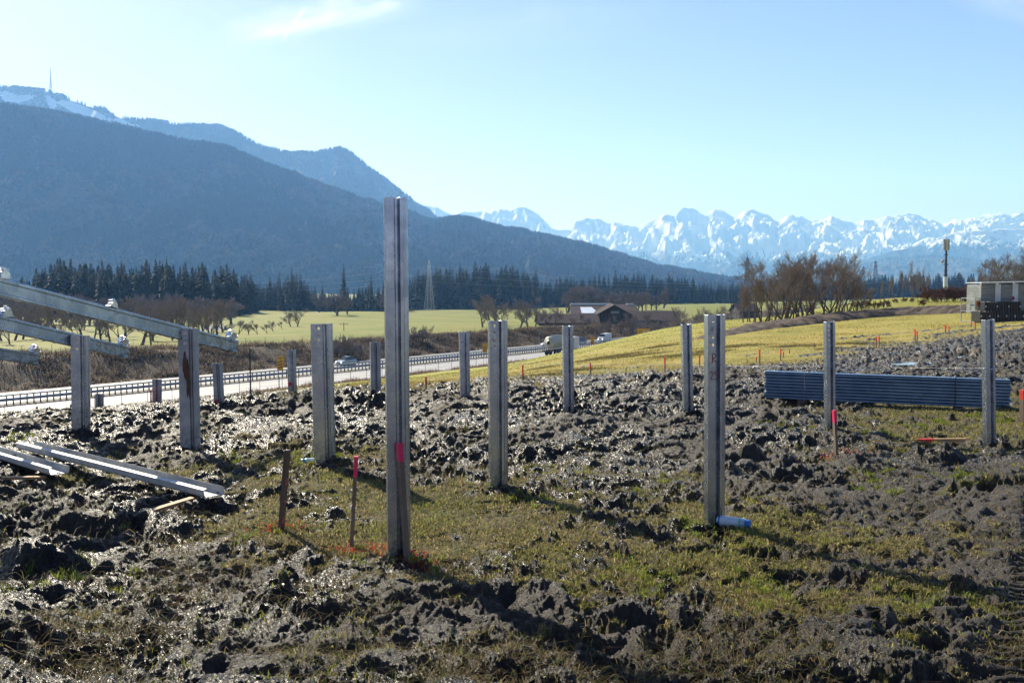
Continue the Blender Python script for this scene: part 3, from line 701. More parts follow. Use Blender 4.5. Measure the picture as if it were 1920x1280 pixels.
POST_YAW = R(15)
def post_section(w, d=.055):
    k = w/2
    return [(-k+.016, d), (-k, d), (-k, 0), (-.016+(.018 if w > .15 else 0), 0), (-.006+(.018 if w > .15 else 0), .034), (.008+(.018 if w > .15 else 0), .034), (.018+(.018 if w > .15 else 0), .002), (k*.50, .000), (k*.62, .011), (k*.84, .014), (k, .024), (k, d), (k-.016, d)]
def make_post(px_b, py_b, px_t, py_t, wpx, label, holes=4, bolts=(), flip=False, Y=None, dull=False, dirt_extra=None, yaw=None):
    if Y is None: g = SG(px_b, py_b)
    else:
        g = P(px_b, py_b, Y); g.z = float(surf_z(g.x, g.y)[0][0])
    wm = wpx*g.y/F
    top = P(px_t, py_t, g.y)
    H = top.z-g.z
    yw = POST_YAW if yaw is None else yaw
    a = atan2(g.x, g.y); ang = a+yw
    d = .055; w = max(.08, (wm-d*abs(sin(ang)))/max(.75, cos(ang)))
    root = empty('steel_post', g, yw)
    lean = atan2(top.x-g.x, H) if H > .5 else 0.02; root.rotation_euler = (0, lean, yw)
    tag(root, label, 'steel post', 'galvanised ramming posts standing in the field')
    sec = post_section(w, d)
    mb = MB(); zb = -.35
    n = len(sec)
    zs = [zb, 0]+[H*k/4 for k in (1, 2, 3)]+[H]
    vs = [(x, y, z) for z in zs for (x, y) in sec]
    fs = []
    for r_ in range(len(zs)-1):
        for k in range(n-1):
            if k == 2 and r_ == len(zs)-2: continue          # band with the punched holes
            fs.append((r_*n+k, r_*n+k+1, (r_+1)*n+k+1, (r_+1)*n+k))
    mb.add(vs, fs)
    # hole band
    xa, xb = sec[2][0], sec[3][0]; z0 = zs[-2]; cx = xa+(xb-xa)*.68; hs = .0075 if w < .15 else .009
    cell = .034; zc = [H-.035-.048*i for i in range(holes) if H-.035-.048*i > z0+cell]
    zcur = H
    def quad(z_hi, z_lo): mb.add([(xa, 0, z_lo), (xb, 0, z_lo), (xb, 0, z_hi), (xa, 0, z_hi)], [(0, 1, 2, 3)])
    for c in zc:
        hi, lo_ = c+cell/2, c-cell/2
        if zcur-hi > 1e-4: quad(zcur, hi)
        N = 12; ring = []; outer = []
        for k in range(N):
            t = 2*pi*k/N+pi/N; dx, dz = cos(t), sin(t)
            ring.append((cx+dx*hs, 0, c+dz*hs*1.25))
            # project onto the rectangle
            tx = ((xb-cx) if dx > 0 else (cx-xa))/max(abs(dx), 1e-6); tz = (cell/2)/max(abs(dz), 1e-6); t_ = min(tx, tz)
            outer.append((cx+dx*t_, 0, c+dz*t_))
        corners = [(xb, 0, hi), (xa, 0, hi), (xa, 0, lo_), (xb, 0, lo_)]
        b = len(mb.v); mb.v += ring+outer+corners
        for k in range(N): 
            k2 = (k+1) % N; mb.f.append((b+k, b+N+k, b+N+k2, b+k2)); mb.m.append(0)
            o1, o2 = outer[k], outer[k2]
            if abs(o1[0]-o2[0]) > 1e-6 and abs(o1[2]-o2[2]) > 1e-6:
                cidx = min(range(4), key=lambda q_: abs(corners[q_][0]-o1[0])+abs(corners[q_][2]-o1[2])+abs(corners[q_][0]-o2[0])+abs(corners[q_][2]-o2[2]))
                mb.f.append((b+N+k, b+2*N+cidx, b+N+k2)); mb.m.append(0)
        zcur = lo_
    quad(zcur, z0)
    body = mb.build('profile', M_steel_dull if dull else M_steel, root)
    so = body.modifiers.new('sheet', 'SOLIDIFY'); so.thickness = .0035; so.offset = 0
    be = body.modifiers.new('edge', 'BEVEL'); be.width = .0012; be.segments = 1; be.limit_method = 'ANGLE'; be.angle_limit = R(40)
    for bi in bolts:
        z = zc[bi] if bi < len(zc) else H-.2
        bb = MB(); bb.tube([(cx, .012, z), (cx, -.006, z)], [.017, .017], 16); bb.tube([(cx, -.006, z), (cx, -.016, z)], [.011, .0105], 6)
        bb.build('bolt', M_bolt, root)
    return root, body, H, w, (xa, xb)
def paint_blob(root, name, x, z, rx, rz, m, y=-.0035, seed=1, ang=0):
    rg = random.Random(seed); N = 18; vs = [(x, y, z)]
    for k in range(N):
        t = 2*pi*k/N; r_ = rg.uniform(.72, 1.12)
        vs.append((x+cos(t)*rx*r_, y, z+sin(t)*rz*r_))
    return mesh_obj(name, vs, [(0, 1+k, 1+(k+1) % N) for k in range(N)], m, root)
def strokes(root, name, lines, org, ux, uz, w, m, off):
    """handwriting: poly-lines as thin flat ribbons lying on a face; org, ux, uz 3-D"""
    mb = MB(); nrm = ux.cross(uz).normalized()
    for ln in lines:
        for (a, b) in zip(ln[:-1], ln[1:]):
            A = org+ux*a[0]+uz*a[1]+nrm*off; B = org+ux*b[0]+uz*b[1]+nrm*off
            d = (B-A); 
            if d.length < 1e-6: continue
            d.normalize(); s = d.cross(nrm).normalized()*w/2; e = d*w*.35
            mb.add([A-e-s, B+e-s, B+e+s, A-e+s], [(0, 1, 2, 3)])
    return mb.build(name, m, root)

posts = {}
def addp(key, *a, **k): posts[key] = make_post(*a, **k)
addp('tall', 750, 1046, 743.5, 370, 46, 'tallest steel post, in the foreground, rising above the mountain slope', holes=0)
addp('r25', 1345, 985, 1345.5, 590, 42, 'thick steel post with red handwriting below its holes, spray can at its foot', holes=4, bolts=(1,))
addp('mid', 937, 917, 935.5, 601, 38, 'steel post with two bolts near its top, right behind the tallest post', holes=4, bolts=(2,))
addp('pale', 610, 873, 603.5, 607, 41, 'pale wide steel post with two large bolts, left of the tallest post', holes=4, bolts=(1, 3))
addp('rust', 357, 841, 352.5, 616, 36.5, 'rust-stained steel post carrying the longest sloping rafter', holes=3, bolts=(0, 2), dull=True)
addp('left', 152, 816, 149.5, 629, 33, 'steel post at far left carrying the middle sloping rafter', holes=3, bolts=(0, 1))
addp('r1', 1560, 808, 1558.5, 603, 23, 'slim steel post in front of the left half of the rail bundle', holes=4)
addp('r2', 1861, 842, 1856.5, 599, 26, 'slim steel post in front of the right end of the rail bundle', holes=0)
addp('c1', 1068, 769, 1066, 611, 22, 'slim steel post hiding the front of the tanker on the road', holes=3)
addp('c2', 1292.5, 777, 1289, 608, 22, 'slim steel post just left of the post with red handwriting', holes=0)
addp('b1', 873.5, 748, 871, 622, 20.5, 'short steel post below the left yellow chevron sign, on the mud crest', holes=3)
addp('b2', 705.5, 742, 704, 641, 20, 'short steel post just left of the tallest post, on the mud crest', holes=2, dull=True)
addp('b3', 549, 743, 546.5, 656, 16.5, 'short steel post with a pink spot, beside the yellow chevron sign', holes=2)
addp('b4', 411.5, 760, 407.5, 681, 18.5, 'short leaning steel post with a pink dot, under the tip of the longest rafter', holes=2, dull=True)
addp('l1', 294.5, 775, 294, 711, 17, 'short steel post next to an orange-red stake at the mud edge', holes=2, Y=14.0, dull=True)
addp('l2', 186.5, 790, 186, 738, 15, 'short steel stub just right of the far-left rafter post', holes=2, Y=14.2, dull=True)
addp('l3', 88.5, 800, 88.5, 765, 15, 'lowest steel stub, three holes showing, left of the far-left rafter post', holes=3, Y=13.5, dull=True)
addp('l4', 2, 805, 2, 786, 14, 'steel stub cut by the left edge of the picture', holes=1, Y=13.0, dull=True)
# writing on the post: R over 25
root, body, H, w, (xa, xb) = posts['r25']
k = .036
lines = [[(0, 0), (.02, 1.0), (.30, 1.05), (.42, .80), (.32, .55), (.04, .50), (.46, 0)]]
strokes(root, 'red_letter', lines, Vector((xa+.026, 0, H-.285)), Vector((.052, 0, 0)), Vector((0, 0, .052)), .0040, M_redink, .0042)
two = [[(0, .8), (.12, 1.0), (.32, .9), (.34, .65), (.02, .05), (.40, .0)]]
five = [[(.98, 1.05), (.60, 1.0), (.58, .60), (.80, .66), (.92, .42), (.84, .12), (.56, .0)]]
strokes(root, 'red_number', two+five, Vector((xa+.012, 0, H-.385)), Vector((.052, 0, 0)), Vector((0, 0, .046)), .0040, M_redink, .0042)
for key, zf, rx, rz, sd in (('b3', .30, .028, .035, 3), ('b4', .14, .026, .026, 5)):
    root, body, H, w, (xa, xb) = posts[key]
    paint_blob(root, 'pink_spot', (xa+xb)/2+.004, H*zf, rx, rz, M_pink, -.006, sd)
root, body, H, w, (xa, xb) = posts['rust']
for (x, z, rx, rz, sd) in ((xa+.055, H-.33, .024, .13, 2), (xa+.070, H-.52, .008, .10, 3), (xb-.004, H-.45, .010, .20, 4)):
    paint_blob(root, 'rust_stain', x, z, rx, rz, M_rust, -.0048-.0006*sd, sd)

# ------------------------------------------------------------ sloping rafters with clamps
def cprof(h, fl=.042, lip=.014):
    # web on the viewer's side, flanges going away; sheet line (u across = away, v up)
    return [(fl, -h/2+lip), (fl, -h/2), (.004, -h/2), (0, -h/2+.004), (0, -h/2+.020), (.006, -h/2+.026), (.006, h/2-.026), (0, h/2-.020), (0, h/2-.004), (.004, h/2), (fl, h/2), (fl, h/2-lip)]
def frame_of(A, B):
    d = (B-A).normalized(); side = d.cross(Vector((0, 0, 1))).normalized(); up = side.cross(d).normalized()
    return d, side, up
def clamp(name, pos, d, side, up, label, sc=1.0, tilt=0.0):
    root = empty(name, pos); tag(root, label, 'module clamp', 'clamps sitting on the sloping rafters')
    rot = Matrix((side, d, up)).transposed().to_4x4()
    root.rotation_euler = (rot @ Matrix.Rotation(tilt, 4, 'X')).to_euler(); root.scale = (sc, sc, sc)
    b = MB(); b.box((0, 0, .004), (.05, .085, .008), bev=.002); b.build('base_plate', M_alu, root)
    c = MB()
    ring = [(-.030, .008), (.030, .008), (.034, .022), (.020, .040), (.006, .046), (-.012, .046), (-.028, .036), (-.034, .020)]
    c.extrude(ring, lambda u, v: Vector((-.022, u, v)), lambda u, v: Vector((.022, u, v)))
    c.build('saddle', M_alu, root)
    h = MB(); h.box((0, .026, .052), (.040, .030, .007), rot=Matrix.Rotation(R(-28), 3, 'X'), bev=.002); h.box((0, -.022, .052), (.036, .024, .006), rot=Matrix.Rotation(R(35), 3, 'X'), bev=.002)
    h.build('wing', M_alu, root)
    s = MB(); s.tube([(0, 0, .040), (0, 0, .066)], [.0055, .0055], 8); s.tube([(0, 0, .062), (0, 0, .072)], [.012, .011], 6)
    s.build('screw', M_bolt, root)
def make_rafter(A, B, h, label, clamps, dull, mudspots=0):
    """A: upper end, B: lower end (3-D, centre of web)"""
    d, side, up = frame_of(A, B); away = -side if side.y < 0 else side
    if away.dot(Vector((A.x, A.y, 0))) < 0: away = -away
    root = empty('sloping_rafter', B); tag(root, label, 'rafter', 'sloping steel rafters on the left posts')
    mb = MB(); sec = cprof(h); o = Vector(B)
    n = len(sec); L = (B-A).length
    vs = []; ks = 14
    for i in range(ks+1):
        q_ = (A+(B-A)*i/ks)-o
        for (u, v) in sec: vs.append(q_+away*u+up*v)
    fs = [(i*n+k, i*n+k+1, (i+1)*n+k+1, (i+1)*n+k) for i in range(ks) for k in range(n-1)]
    mb.add(vs, fs); body = mb.build('channel', M_steel_dull if dull else M_steel, root)
    so = body.modifiers.new('sheet', 'SOLIDIFY'); so.thickness = .003; so.offset = 0
    for i in range(mudspots):
        rg = random.Random(i+mudspots*3); t = rg.random(); c = B+(A-B)*t*.75+up*rg.uniform(-.3, .3)*h-away*(.0035)
        bb = MB(); N = 8; r_ = rg.uniform(.002, .0055)
        bb.add([c-o]+[c-o+d*cos(2*pi*k/N)*r_*rg.uniform(.7, 1.2)+up*sin(2*pi*k/N)*r_ for k in range(N)], [(0, 1+k, 1+(k+1) % N) for k in range(N)])
        bb.build('mud_fleck', M_ink, root)
    return d, away, up
def rafter_from_px(p0, Y0, p1, Y1, ext):
    A = P(*p0, Y0); B = P(*p1, Y1)
    A2 = A+(A-B)*ext
    return A2, B
# longest one: behind the rust-stained post
A, B = rafter_from_px((0, 538), 6.95, (446, 650), 9.55, .5)
d, away, up = make_rafter(A, B, .121, 'longest and highest sloping steel rafter, on the rust-stained post', 3, False, 5)
def on_top(px, py, A, B, h, up, away):
    best = None
    for i in range(1201):
        q_ = A+(B-A)*(i/1200.0)+up*h/2+away*.02
        pxx = 960+F*q_.x/(q_.y*cos(PITCH)-(q_.z-CAMZ)*sin(PITCH))
        if best is None or abs(pxx-px) < best[0]: best = (abs(pxx-px), q_)
    return best[1]+up*.002
for (px, lab, sc, tl) in ((5, 'shiny aluminium clamp on the longest rafter, at the left edge', 1.0, .2), (210, 'shiny aluminium clamp midway along the longest rafter', .85, .5), (436, 'shiny aluminium clamp at the lower tip of the longest rafter', 1.1, -.25)):
    clamp('rafter_clamp', on_top(px, 0, A, B, .121, up, away), (B-A).normalized(), away, up, lab, sc*1.25, tl)
A, B = rafter_from_px((0, 605), 8.85, (242, 661), 10.3, .5)
d, away, up = make_rafter(A, B, .124, 'middle of the three sloping rafters, mud-flecked, on the far-left post', 2, False, 14)
for (px, lab, sc, tl) in ((11, 'aluminium clamp on the middle rafter, at the left edge', 1.15, .2), (232, 'aluminium clamp at the lower tip of the middle rafter', 1.15, 0)):
    clamp('rafter_clamp', on_top(px, 0, A, B, .124, up, away), (B-A).normalized(), away, up, lab, sc*1.25, tl)
A, B = rafter_from_px((0, 663), 10.6, (74, 674), 11.1, 3.0)
d, away, up = make_rafter(A, B, .124, 'lowest, shortest visible sloping rafter, at the left edge', 1, True)
clamp('rafter_clamp', on_top(66, 0, A, B, .124, up, away), (B-A).normalized(), away, up, 'aluminium clamp at the tip of the lowest rafter', 1.4, 0)

# ------------------------------------------------------------ channels lying on the mud
def lying_channel(pxA, pxB, w, hgt, label, lift=.05):
    a = SG(*pxA); b = SG(*pxB)
    A = Vector((a.x, a.y, a.z+lift)); B = Vector((b.x, b.y, b.z+lift))
    d, side, up = frame_of(A, B)
    root = empty('lying_channel', B); tag(root, label, 'steel channel', 'pale steel channels lying on the mud')
    sec = [(-w*.34, hgt), (-w*.5, hgt*.86), (-w*.46, .012), (-w*.40, 0), (-w*.05, 0), (0, .004), (w*.05, 0), (w*.40, 0), (w*.46, .012), (w*.5, hgt*.86), (w*.34, hgt)]
    mb = MB(); n = len(sec); ks = 16; vs = []
    for i in range(ks+1):
        q_ = (A+(B-A)*i/ks)-B
        for (u, v) in sec: vs.append(q_+side*u+up*v)
    mb.add(vs, [(i*n+k, i*n+k+1, (i+1)*n+k+1, (i+1)*n+k) for i in range(ks) for k in range(n-1)])
    body = mb.build('channel', M_white_metal, root)
    so = body.modifiers.new('sheet', 'SOLIDIFY'); so.thickness = .0035; so.offset = 0
    rg = random.Random(int(pxA[0])+5); c = MB()
    for i in range(12):
        t = rg.random(); q_ = (A+(B-A)*t)-B+side*w*rg.uniform(-.45, .45)+up*(.006)
        c.box(q_, (rg.uniform(.01, .03), rg.uniform(.006, .02), rg.uniform(.004, .012)), rot=Matrix.Rotation(rg.uniform(0, 3), 3, 'Z'))
    mc = c.build('mud_crumbs', M_mudc, root); tag(mc, kind='stuff')
    return root
M_mudc = simple('dried_mud', (.07, .055, .042), (.035, .028, .022), 60, .8, 0, .5)
lying_channel((48, 857), (402, 958), .15, .055, 'long pale steel channel lying on the mud, one end on a fresh batten', .045)
lying_channel((-140, 810), (112, 903), .15, .055, 'shorter-looking pale steel channel on the mud, cut by the left edge', .05)

# ------------------------------------------------------------ stakes
def stake_mesh(mb, H, w, t, point=True, tipfrac=0, below=.12):
    zs = [-below, 0, H*(1-tipfrac), H]
    for (z0, z1, m) in ((zs[0], zs[2], 0), (zs[2], zs[3], 1)):
        if z1-z0 < 1e-4: continue
        mb.box((0, 0, (z0+z1)/2), (w, t, z1-z0), m)
def make_stake(px_b, py_b, px_t, py_t, wpx, label, mats, tipfrac, name='survey_stake', Y=None, depth=.6, group='painted survey stakes', rz=.35):
    g = SG(px_b, py_b) if Y is None else P(px_b, py_b, Y)
    top = P(px_t, py_t, g.y+random.uniform(-.01, .01)*0)
    H = (top-g).length; w = wpx*g.y/F
    dirv = (top-g).normalized()
    o = empty(name, g); q_ = dirv.to_track_quat('Z', 'Y')
    mb = MB(); wr = w/(abs(cos(rz))+depth*abs(sin(rz)))
    stake_mesh(mb, H, wr, wr*depth, tipfrac=tipfrac)
    m = mb.build(name, mats)
    bpy.data.objects.remove(o)
    m.location = g; m.rotation_euler = (dirv.to_track_quat('Z', 'Y').to_matrix() @ Matrix.Rotation(rz, 3, 'Z')).to_euler()
    tag(m, label, 'stake', group)
    return m, H, wr, wr*depth
st, H, w_, t_ = make_stake(527, 996, 539, 843, 13, 'brown wooden stake with faint pink smears, leftmost of the near stakes', [M_wood_dark, M_wood_dark], 0, rz=-.5)
for (z, h_, sd) in ((.60, .05, 1), (.36, .02, 2), (.13, .06, 3)):
    paint_blob(st, 'pink_smear', 0, H*z, w_*.42, h_*.45*(H/.45), M_pink_faint if 'M_pink_faint' in globals() else M_pink, -t_/2-.0015, sd)
st, H, w_, t_ = make_stake(659, 1022, 668, 855, 12.5, 'grey wooden stake with bright pink top, left of the tallest post', [M_wood, M_pink], .22, rz=.12)
g_t = posts['tall'][0].location
st, H, w_, t_ = make_stake(763, 1040, 748.5, 831, 17, 'pink-topped stake with handwriting, leaning inside the tallest post', [M_wood, M_pink], .16, Y=g_t.y-.055, rz=.45)
# writing down the stake: ST. INV
L_ = {'S': [[(.8, .9), (.4, 1.0), (.1, .8), (.3, .55), (.7, .45), (.8, .2), (.4, 0), (.05, .12)]], 'T': [[(0, 1), (.9, 1)], [(.45, 1), (.4, 0)]],
      '.': [[(.3, .02), (.38, .0)]], 'I': [[(.4, 1), (.35, 0)]], 'N': [[(.05, 0), (.1, 1), (.7, .05), (.8, 1)]], 'V': [[(.05, 1), (.4, 0), (.85, 1)]]}
lines = []; xo = 0
for ch in 'ST. INV':
    for ln in L_.get(ch, []): lines.append([(xo+x, y) for x, y in ln])
    xo += 1.25 if ch not in '. ' else .7
cut = sum(len(L_.get(c_, [])) for c_ in 'ST.')
for nm_, part_ in (('handwritten_word', lines[:cut]), ('handwritten_word', lines[cut:])): strokes(st, nm_, part_, Vector((-w_*.22, -t_/2, H*.70)), Vector((0, 0, -.0195)), Vector((w_*.42, 0, 0)), .0022, M_ink, -.002 if False else .0016)
make_stake(1568, 853, 1564, 769, 9, 'stake with pink upper half, in front of the slim post by the bundle', [M_wood, M_pink], .27, rz=.2)
make_stake(1918, 795, 1917, 731, 11, 'red-topped stake at the right edge of the picture', [M_wood, M_orange], .28)
SM = [(798.5, 706, 731, 5.5), (980, 684, 721, 4.5), (1107, 680, 711, 4), (1246.5, 669, 702, 4), (1311.5, 666, 694, 3.5), (1424, 655, 683, 3.8), (1418, 669, 683, 2.6), (1463.5, 654, 675, 3.2), (1469, 659, 670, 2.5),
      (1480, 653, 664, 2.2), (1642.6, 631, 655, 3), (1648, 630, 650, 3), (1715.5, 617, 640, 3), (1719.5, 621, 641, 3), (1772.6, 608.5, 626, 3), (1779, 611, 627, 2.6), (1821, 602, 613.5, 2.2), (1828.5, 605, 619, 2.4), (1860, 589, 600, 2.2), (1907.5, 586, 596.5, 2)]
for (x, yt, yb, w) in SM:
    make_stake(x, yb, x, yt, w, 'short survey stake with orange-red top, standing out on the yellow field', [M_wood, M_orange], .42, group='orange-red topped stakes across the yellow field', rz=.2)
make_stake(283, 775, 283, 731, 5, 'orange-red stake touching the short post at the mud edge', [M_wood, M_orange], .6, Y=13.8)
for (x, yt, yb) in ((1148.5, 699, 706), (1173.7, 690, 702), (1220, 684, 695), (1401, 674, 683), (1526.5, 643, 653)):
    make_stake(x, yb, x, yt, 2.4, 'thin bare brown peg without paint, on the yellow field', [M_wood, M_wood], .3, name='wooden_peg', group='unpainted pegs on the yellow field')
def lying_bar(pa, pb, w, t, label, mats, name, painted=0, lift=.02, cat='wood'):
    a = SG(*pa); b = SG(*pb); a.z += lift; b.z += lift
    mb = MB(); L = (b-a).length
    mb.box((0, L*(1-painted)/2, 0), (w, L*(1-painted), t), 0, bev=0)
    if painted: mb.box((0, L*(1-painted/2), 0), (w, L*painted, t), 1)
    o = mb.build(name, mats); o.location = a; o.rotation_euler = ((b-a).normalized().to_track_quat('Y', 'Z')).to_euler()
    return tag(o, label, cat)
lying_bar((284, 970), (362, 958), .055, .022, 'fresh light batten under the end of the long pale channel', [M_wood_new], 'wooden_batten', cat='batten')
lying_bar((4, 902), (86, 901), .045, .02, 'reddish batten under the left pale channel, at the left edge', [M_wood_new], 'wooden_batten', cat='batten')
lying_bar((1812, 836), (1722, 828), .05, .035, 'fallen stake with orange-pink tip lying in the grass', [M_wood_new, M_orange], 'fallen_stake', .33, .04, cat='stake')

# ------------------------------------------------------------ spray cans
def spray_can(pos, dirv, label, cap_c):
    root = empty('spray_can', pos); tag(root, label, 'spray can')
    root.rotation_euler = dirv.to_track_quat('Z', 'Y').to_euler()
    r_ = .0325
    def lathe(prof, name, m, n=28):
        mb = MB(); vs = [(cos(2*pi*k/n)*r, sin(2*pi*k/n)*r, z) for (r, z) in prof for k in range(n)]
        fs = [(i*n+k, i*n+(k+1) % n, (i+1)*n+(k+1) % n, (i+1)*n+k) for i in range(len(prof)-1) for k in range(n)]
        fs += [tuple(reversed(range(n))), tuple(range((len(prof)-1)*n, len(prof)*n))]
        mb.add(vs, fs); return mb.build(name, m, root, smooth=False)
    lathe([(.020, .006), (.026, .001), (.0315, .0), (r_, .003), (r_, .008)], 'bottom_rim', M_alu)
    lathe([(r_, .008), (r_, .020)], 'blue_band', M_canblue)
    lathe([(r_, .020), (r_, .135)], 'label_sleeve', M_canlabel)
    lathe([(r_, .135), (r_, .145)], 'green_band', M_cangreen)
    lathe([(r_, .145), (r_, .162), (.029, .170), (.024, .176)], 'shoulder', M_cangrey)
    lathe([(.0285, .168), (.0285, .192), (.026, .198), (.018, .200)], 'cap', cap_c)
    mb = MB(); rg = random.Random(4)
    for row in range(9):                 # lines of small print and a symbol
        a0 = -1.1+row*.26; n_w = rg.randint(3, 6); z = .026
        for i in range(n_w):
            L = rg.uniform(.005, .014)
            if z+L > (.085 if row > 2 else .12): break
            for (aa) in (a0,):
                vs = []
                for (zz, da) in ((z, 0), (z+L, 0), (z+L, .07), (z, .07)):
                    t = aa+da-pi/2; vs.append((cos(t)*(r_+.0006), sin(t)*(r_+.0006), zz))
                mb.add(vs, [(0, 1, 2, 3)])
            z += L+.003
    mb.build('print', M_ink, root)
    return root
M_canblue = simple('can_blue', (.03, .16, .50), None, 5, .3)
M_cangreen = simple('can_green', (.10, .50, .30), None, 5, .35)
M_cangrey = simple('can_grey', (.42, .52, .60), None, 5, .3)
M_canlabel = simple('can_label', (.60, .66, .74), (.52, .58, .67), 25, .35)
M_capteal = simple('can_teal', (.02, .30, .38), None, 5, .3)
a = SG(1346, 984); b = SG(1409, 992)
dv = Vector((b.x-a.x, b.y-a.y, 0)).normalized()
a.z = max(a.z, b.z)+.028; spray_can(a, dv, 'white and blue spray can lying at the foot of the thick post', M_canblue)
a = SG(570, 867); dv = Vector((1, .25, 0)).normalized(); c_ = SG(600, 868)
p0 = Vector((c_.x+.03, c_.y+.10, a.z+.03)); spray_can(p0, Vector((-1, -.3, 0)).normalized(), 'white can with teal cap half hidden behind the pale wide post', M_capteal)

# ------------------------------------------------------------ string between the posts
def string(pts, label):
    mb = MB()
    for a, b in zip(pts[:-1], pts[1:]):
        seg = [a.lerp(b, t/8)-Vector((0, 0, .02*sin(pi*t/8)*(b-a).length/6)) for t in range(9)]
        mb.tube(seg, .0016, 4)
    o = mb.build('guide_string', M_string); tag(o, label, 'string')
pr = posts['r2'][0].location
string([P(1856, 690, pr.y-.03), P(1558, 687, posts['r1'][0].location.y-.02), P(1290, 684, 11.3), P(960, 681, 12.4)], 'thin white guide string stretched between the slim posts on the right')
kn = MB(); w_ = posts['r2'][3]
kn.tube([P(1844, 690, pr.y+.02), P(1845, 691, pr.y-.03), P(1857, 692, pr.y-.045), P(1870, 690, pr.y-.03), P(1871, 690, pr.y+.03)], .004, 5)
tag(kn.build('string_loop', M_string), 'white string loop tied round the slim post at the right', 'string')

# ------------------------------------------------------------ strapped bundle of rails
def rail_bundle():
    a = G(1436, 757); b = G(1893, 777)
    Yl, Yr = 12.4, 11.4
    A = P(1434, 746, Yl); B = P(1894, 767, Yr); A1 = P(1434, 693, Yl); B1 = P(1894, 715, Yr)
    hL = A1.z-A.z; hR = B1.z-B.z; h = (hL+hR)/2
    d, side, up = frame_of(A, B); away = side if side.y > 0 else -side
    root = empty('rail_bundle', A); tag(root, 'strapped bundle of stacked blue-grey steel rails lying behind the slim posts', 'rail bundle')
    n = 9; step = h/n; L = (B-A).length
    for i in range(n):
        z0 = i*step; mb = MB()
        sec = [(.10, z0+.004), (.012, z0), (0, z0+step*.18), (0, z0+step*.50), (.020, z0+step*.62), (.024, z0+step*.80), (.004, z0+step*.93), (.012, z0+step), (.10, z0+step)]
        j = random.Random(i).uniform(-.012, .012)
        mb.extrude(sec, lambda u, v: d*(0+j)+away*u+Vector((0, 0, v)), lambda u, v: d*(L+j)+away*u+Vector((0, 0, v)), closed=True)
        mb.build('rail', M_bundle, root)
    for px in (1513, 1797):
        t = (px-1434)/460.0; t = t*1.0
        s = MB()
        c0 = d*L*t
        s.tube([c0-away*.006+Vector((0, 0, -.05)), c0-away*.006+Vector((0, 0, h+.006)), c0+away*.11+Vector((0, 0, h+.006)), c0+away*.11+Vector((0, 0, -.04)), c0-away*.006+Vector((0, 0, -.05))], .005, 5)
        s.build('strap', M_black if px > 1600 else M_steel_dull, root)
    s = MB(); s.tube([d*L*.19+Vector((0, 0, h))-away*.008, d*L*.205+Vector((0, 0, h+.03)), d*L*.215+away*.05+Vector((0, 0, h+.005))], .006, 5); s.build('lifting_loop', M_string, root)
    for t in (.165, .80):
        g = A+d*L*t; zz = gz(g.x, g.y)
        s = MB(); hh = max(.06, A.z-zz+.03) if False else .10
        s.box(d*L*t+away*.05+Vector((0, 0, -.053)), (.10, .5, .10), rot=Matrix.Rotation(atan2(d.y, d.x), 3, 'Z')); s.build('wooden_block', M_wood_dark, root)
M_bundle = steel('blue_grey_steel_rail', (.34, .47, .62), (.24, .36, .50), .38, False, .9)
rail_bundle()
# ------------------------------------------------------------ guard rail in the median, verge fence, signs
def road_pt(s, q_, z=-12.0):
    p = RO+RD*s+RN*q_; return Vector((p.x, p.y, z))
def s_at(px, q_):
    k = (px-960)/F; p = RO+RN*q_
    return (k*p.y-p.x)/(RD.x-k*RD.y)
M_rail = simple('guard_rail_steel', (.42, .44, .47), (.30, .32, .35), 1.5, .45, .6, coord='World')
M_dark = simple('dark_steel', (.06, .065, .07), (.04, .042, .045), 4, .5, .3)
RD3 = Vector((RD.x, RD.y, 0)); RN3 = Vector((RN.x, RN.y, 0))
def guard_rail():
    o = road_pt(0, -12.4, -11.94); s0, s1 = s_at(-90, -12.4), s_at(1300, -12.4)
    root = empty('guard_rail', o); tag(root, 'long two-rail steel guard rail with many posts between the two carriageways', 'guard rail')
    L = lambda s, z, q_=0: RD3*s+RN3*q_+Vector((0, 0, z))
    top = MB(); top.extrude([(-.05, 1.02), (.05, 1.02), (.07, 1.10), (.05, 1.20), (-.05, 1.20)], lambda u, v: L(s0, v, u), lambda u, v: L(s1, v, u)); top.build('top_rail', M_rail, root)
    bm_ = MB(); bm_.extrude([(-.06, .46), (.10, .46), (.16, .54), (.08, .62), (.16, .70), (.10, .80), (-.06, .80)], lambda u, v: L(s0, v, u), lambda u, v: L(s1, v, u)); bm_.build('beam', M_rail, root)
    proto = None; rest = MB(); n = 0; s = s0
    while s < s1:
        if n < 100:
            if proto is None:
                mb = MB(); mb.box((0, 0, .52), (.10, .14, 1.04), rot=None); proto = mb.build('post', M_dark, root); proto.rotation_euler = (0, 0, atan2(RD.y, RD.x)); ob = proto
            else: ob = proto.copy(); col.objects.link(ob); ob.parent = root
            ob.location = RD3*s
        else: rest.box(L(s, .52), (.10, .14, 1.04), rot=Matrix.Rotation(atan2(RD.y, RD.x), 3, 'Z'))
        n += 1; s += .80
    r_ = rest.build('far_posts', M_dark, root); r_['kind'] = 'stuff'
guard_rail()
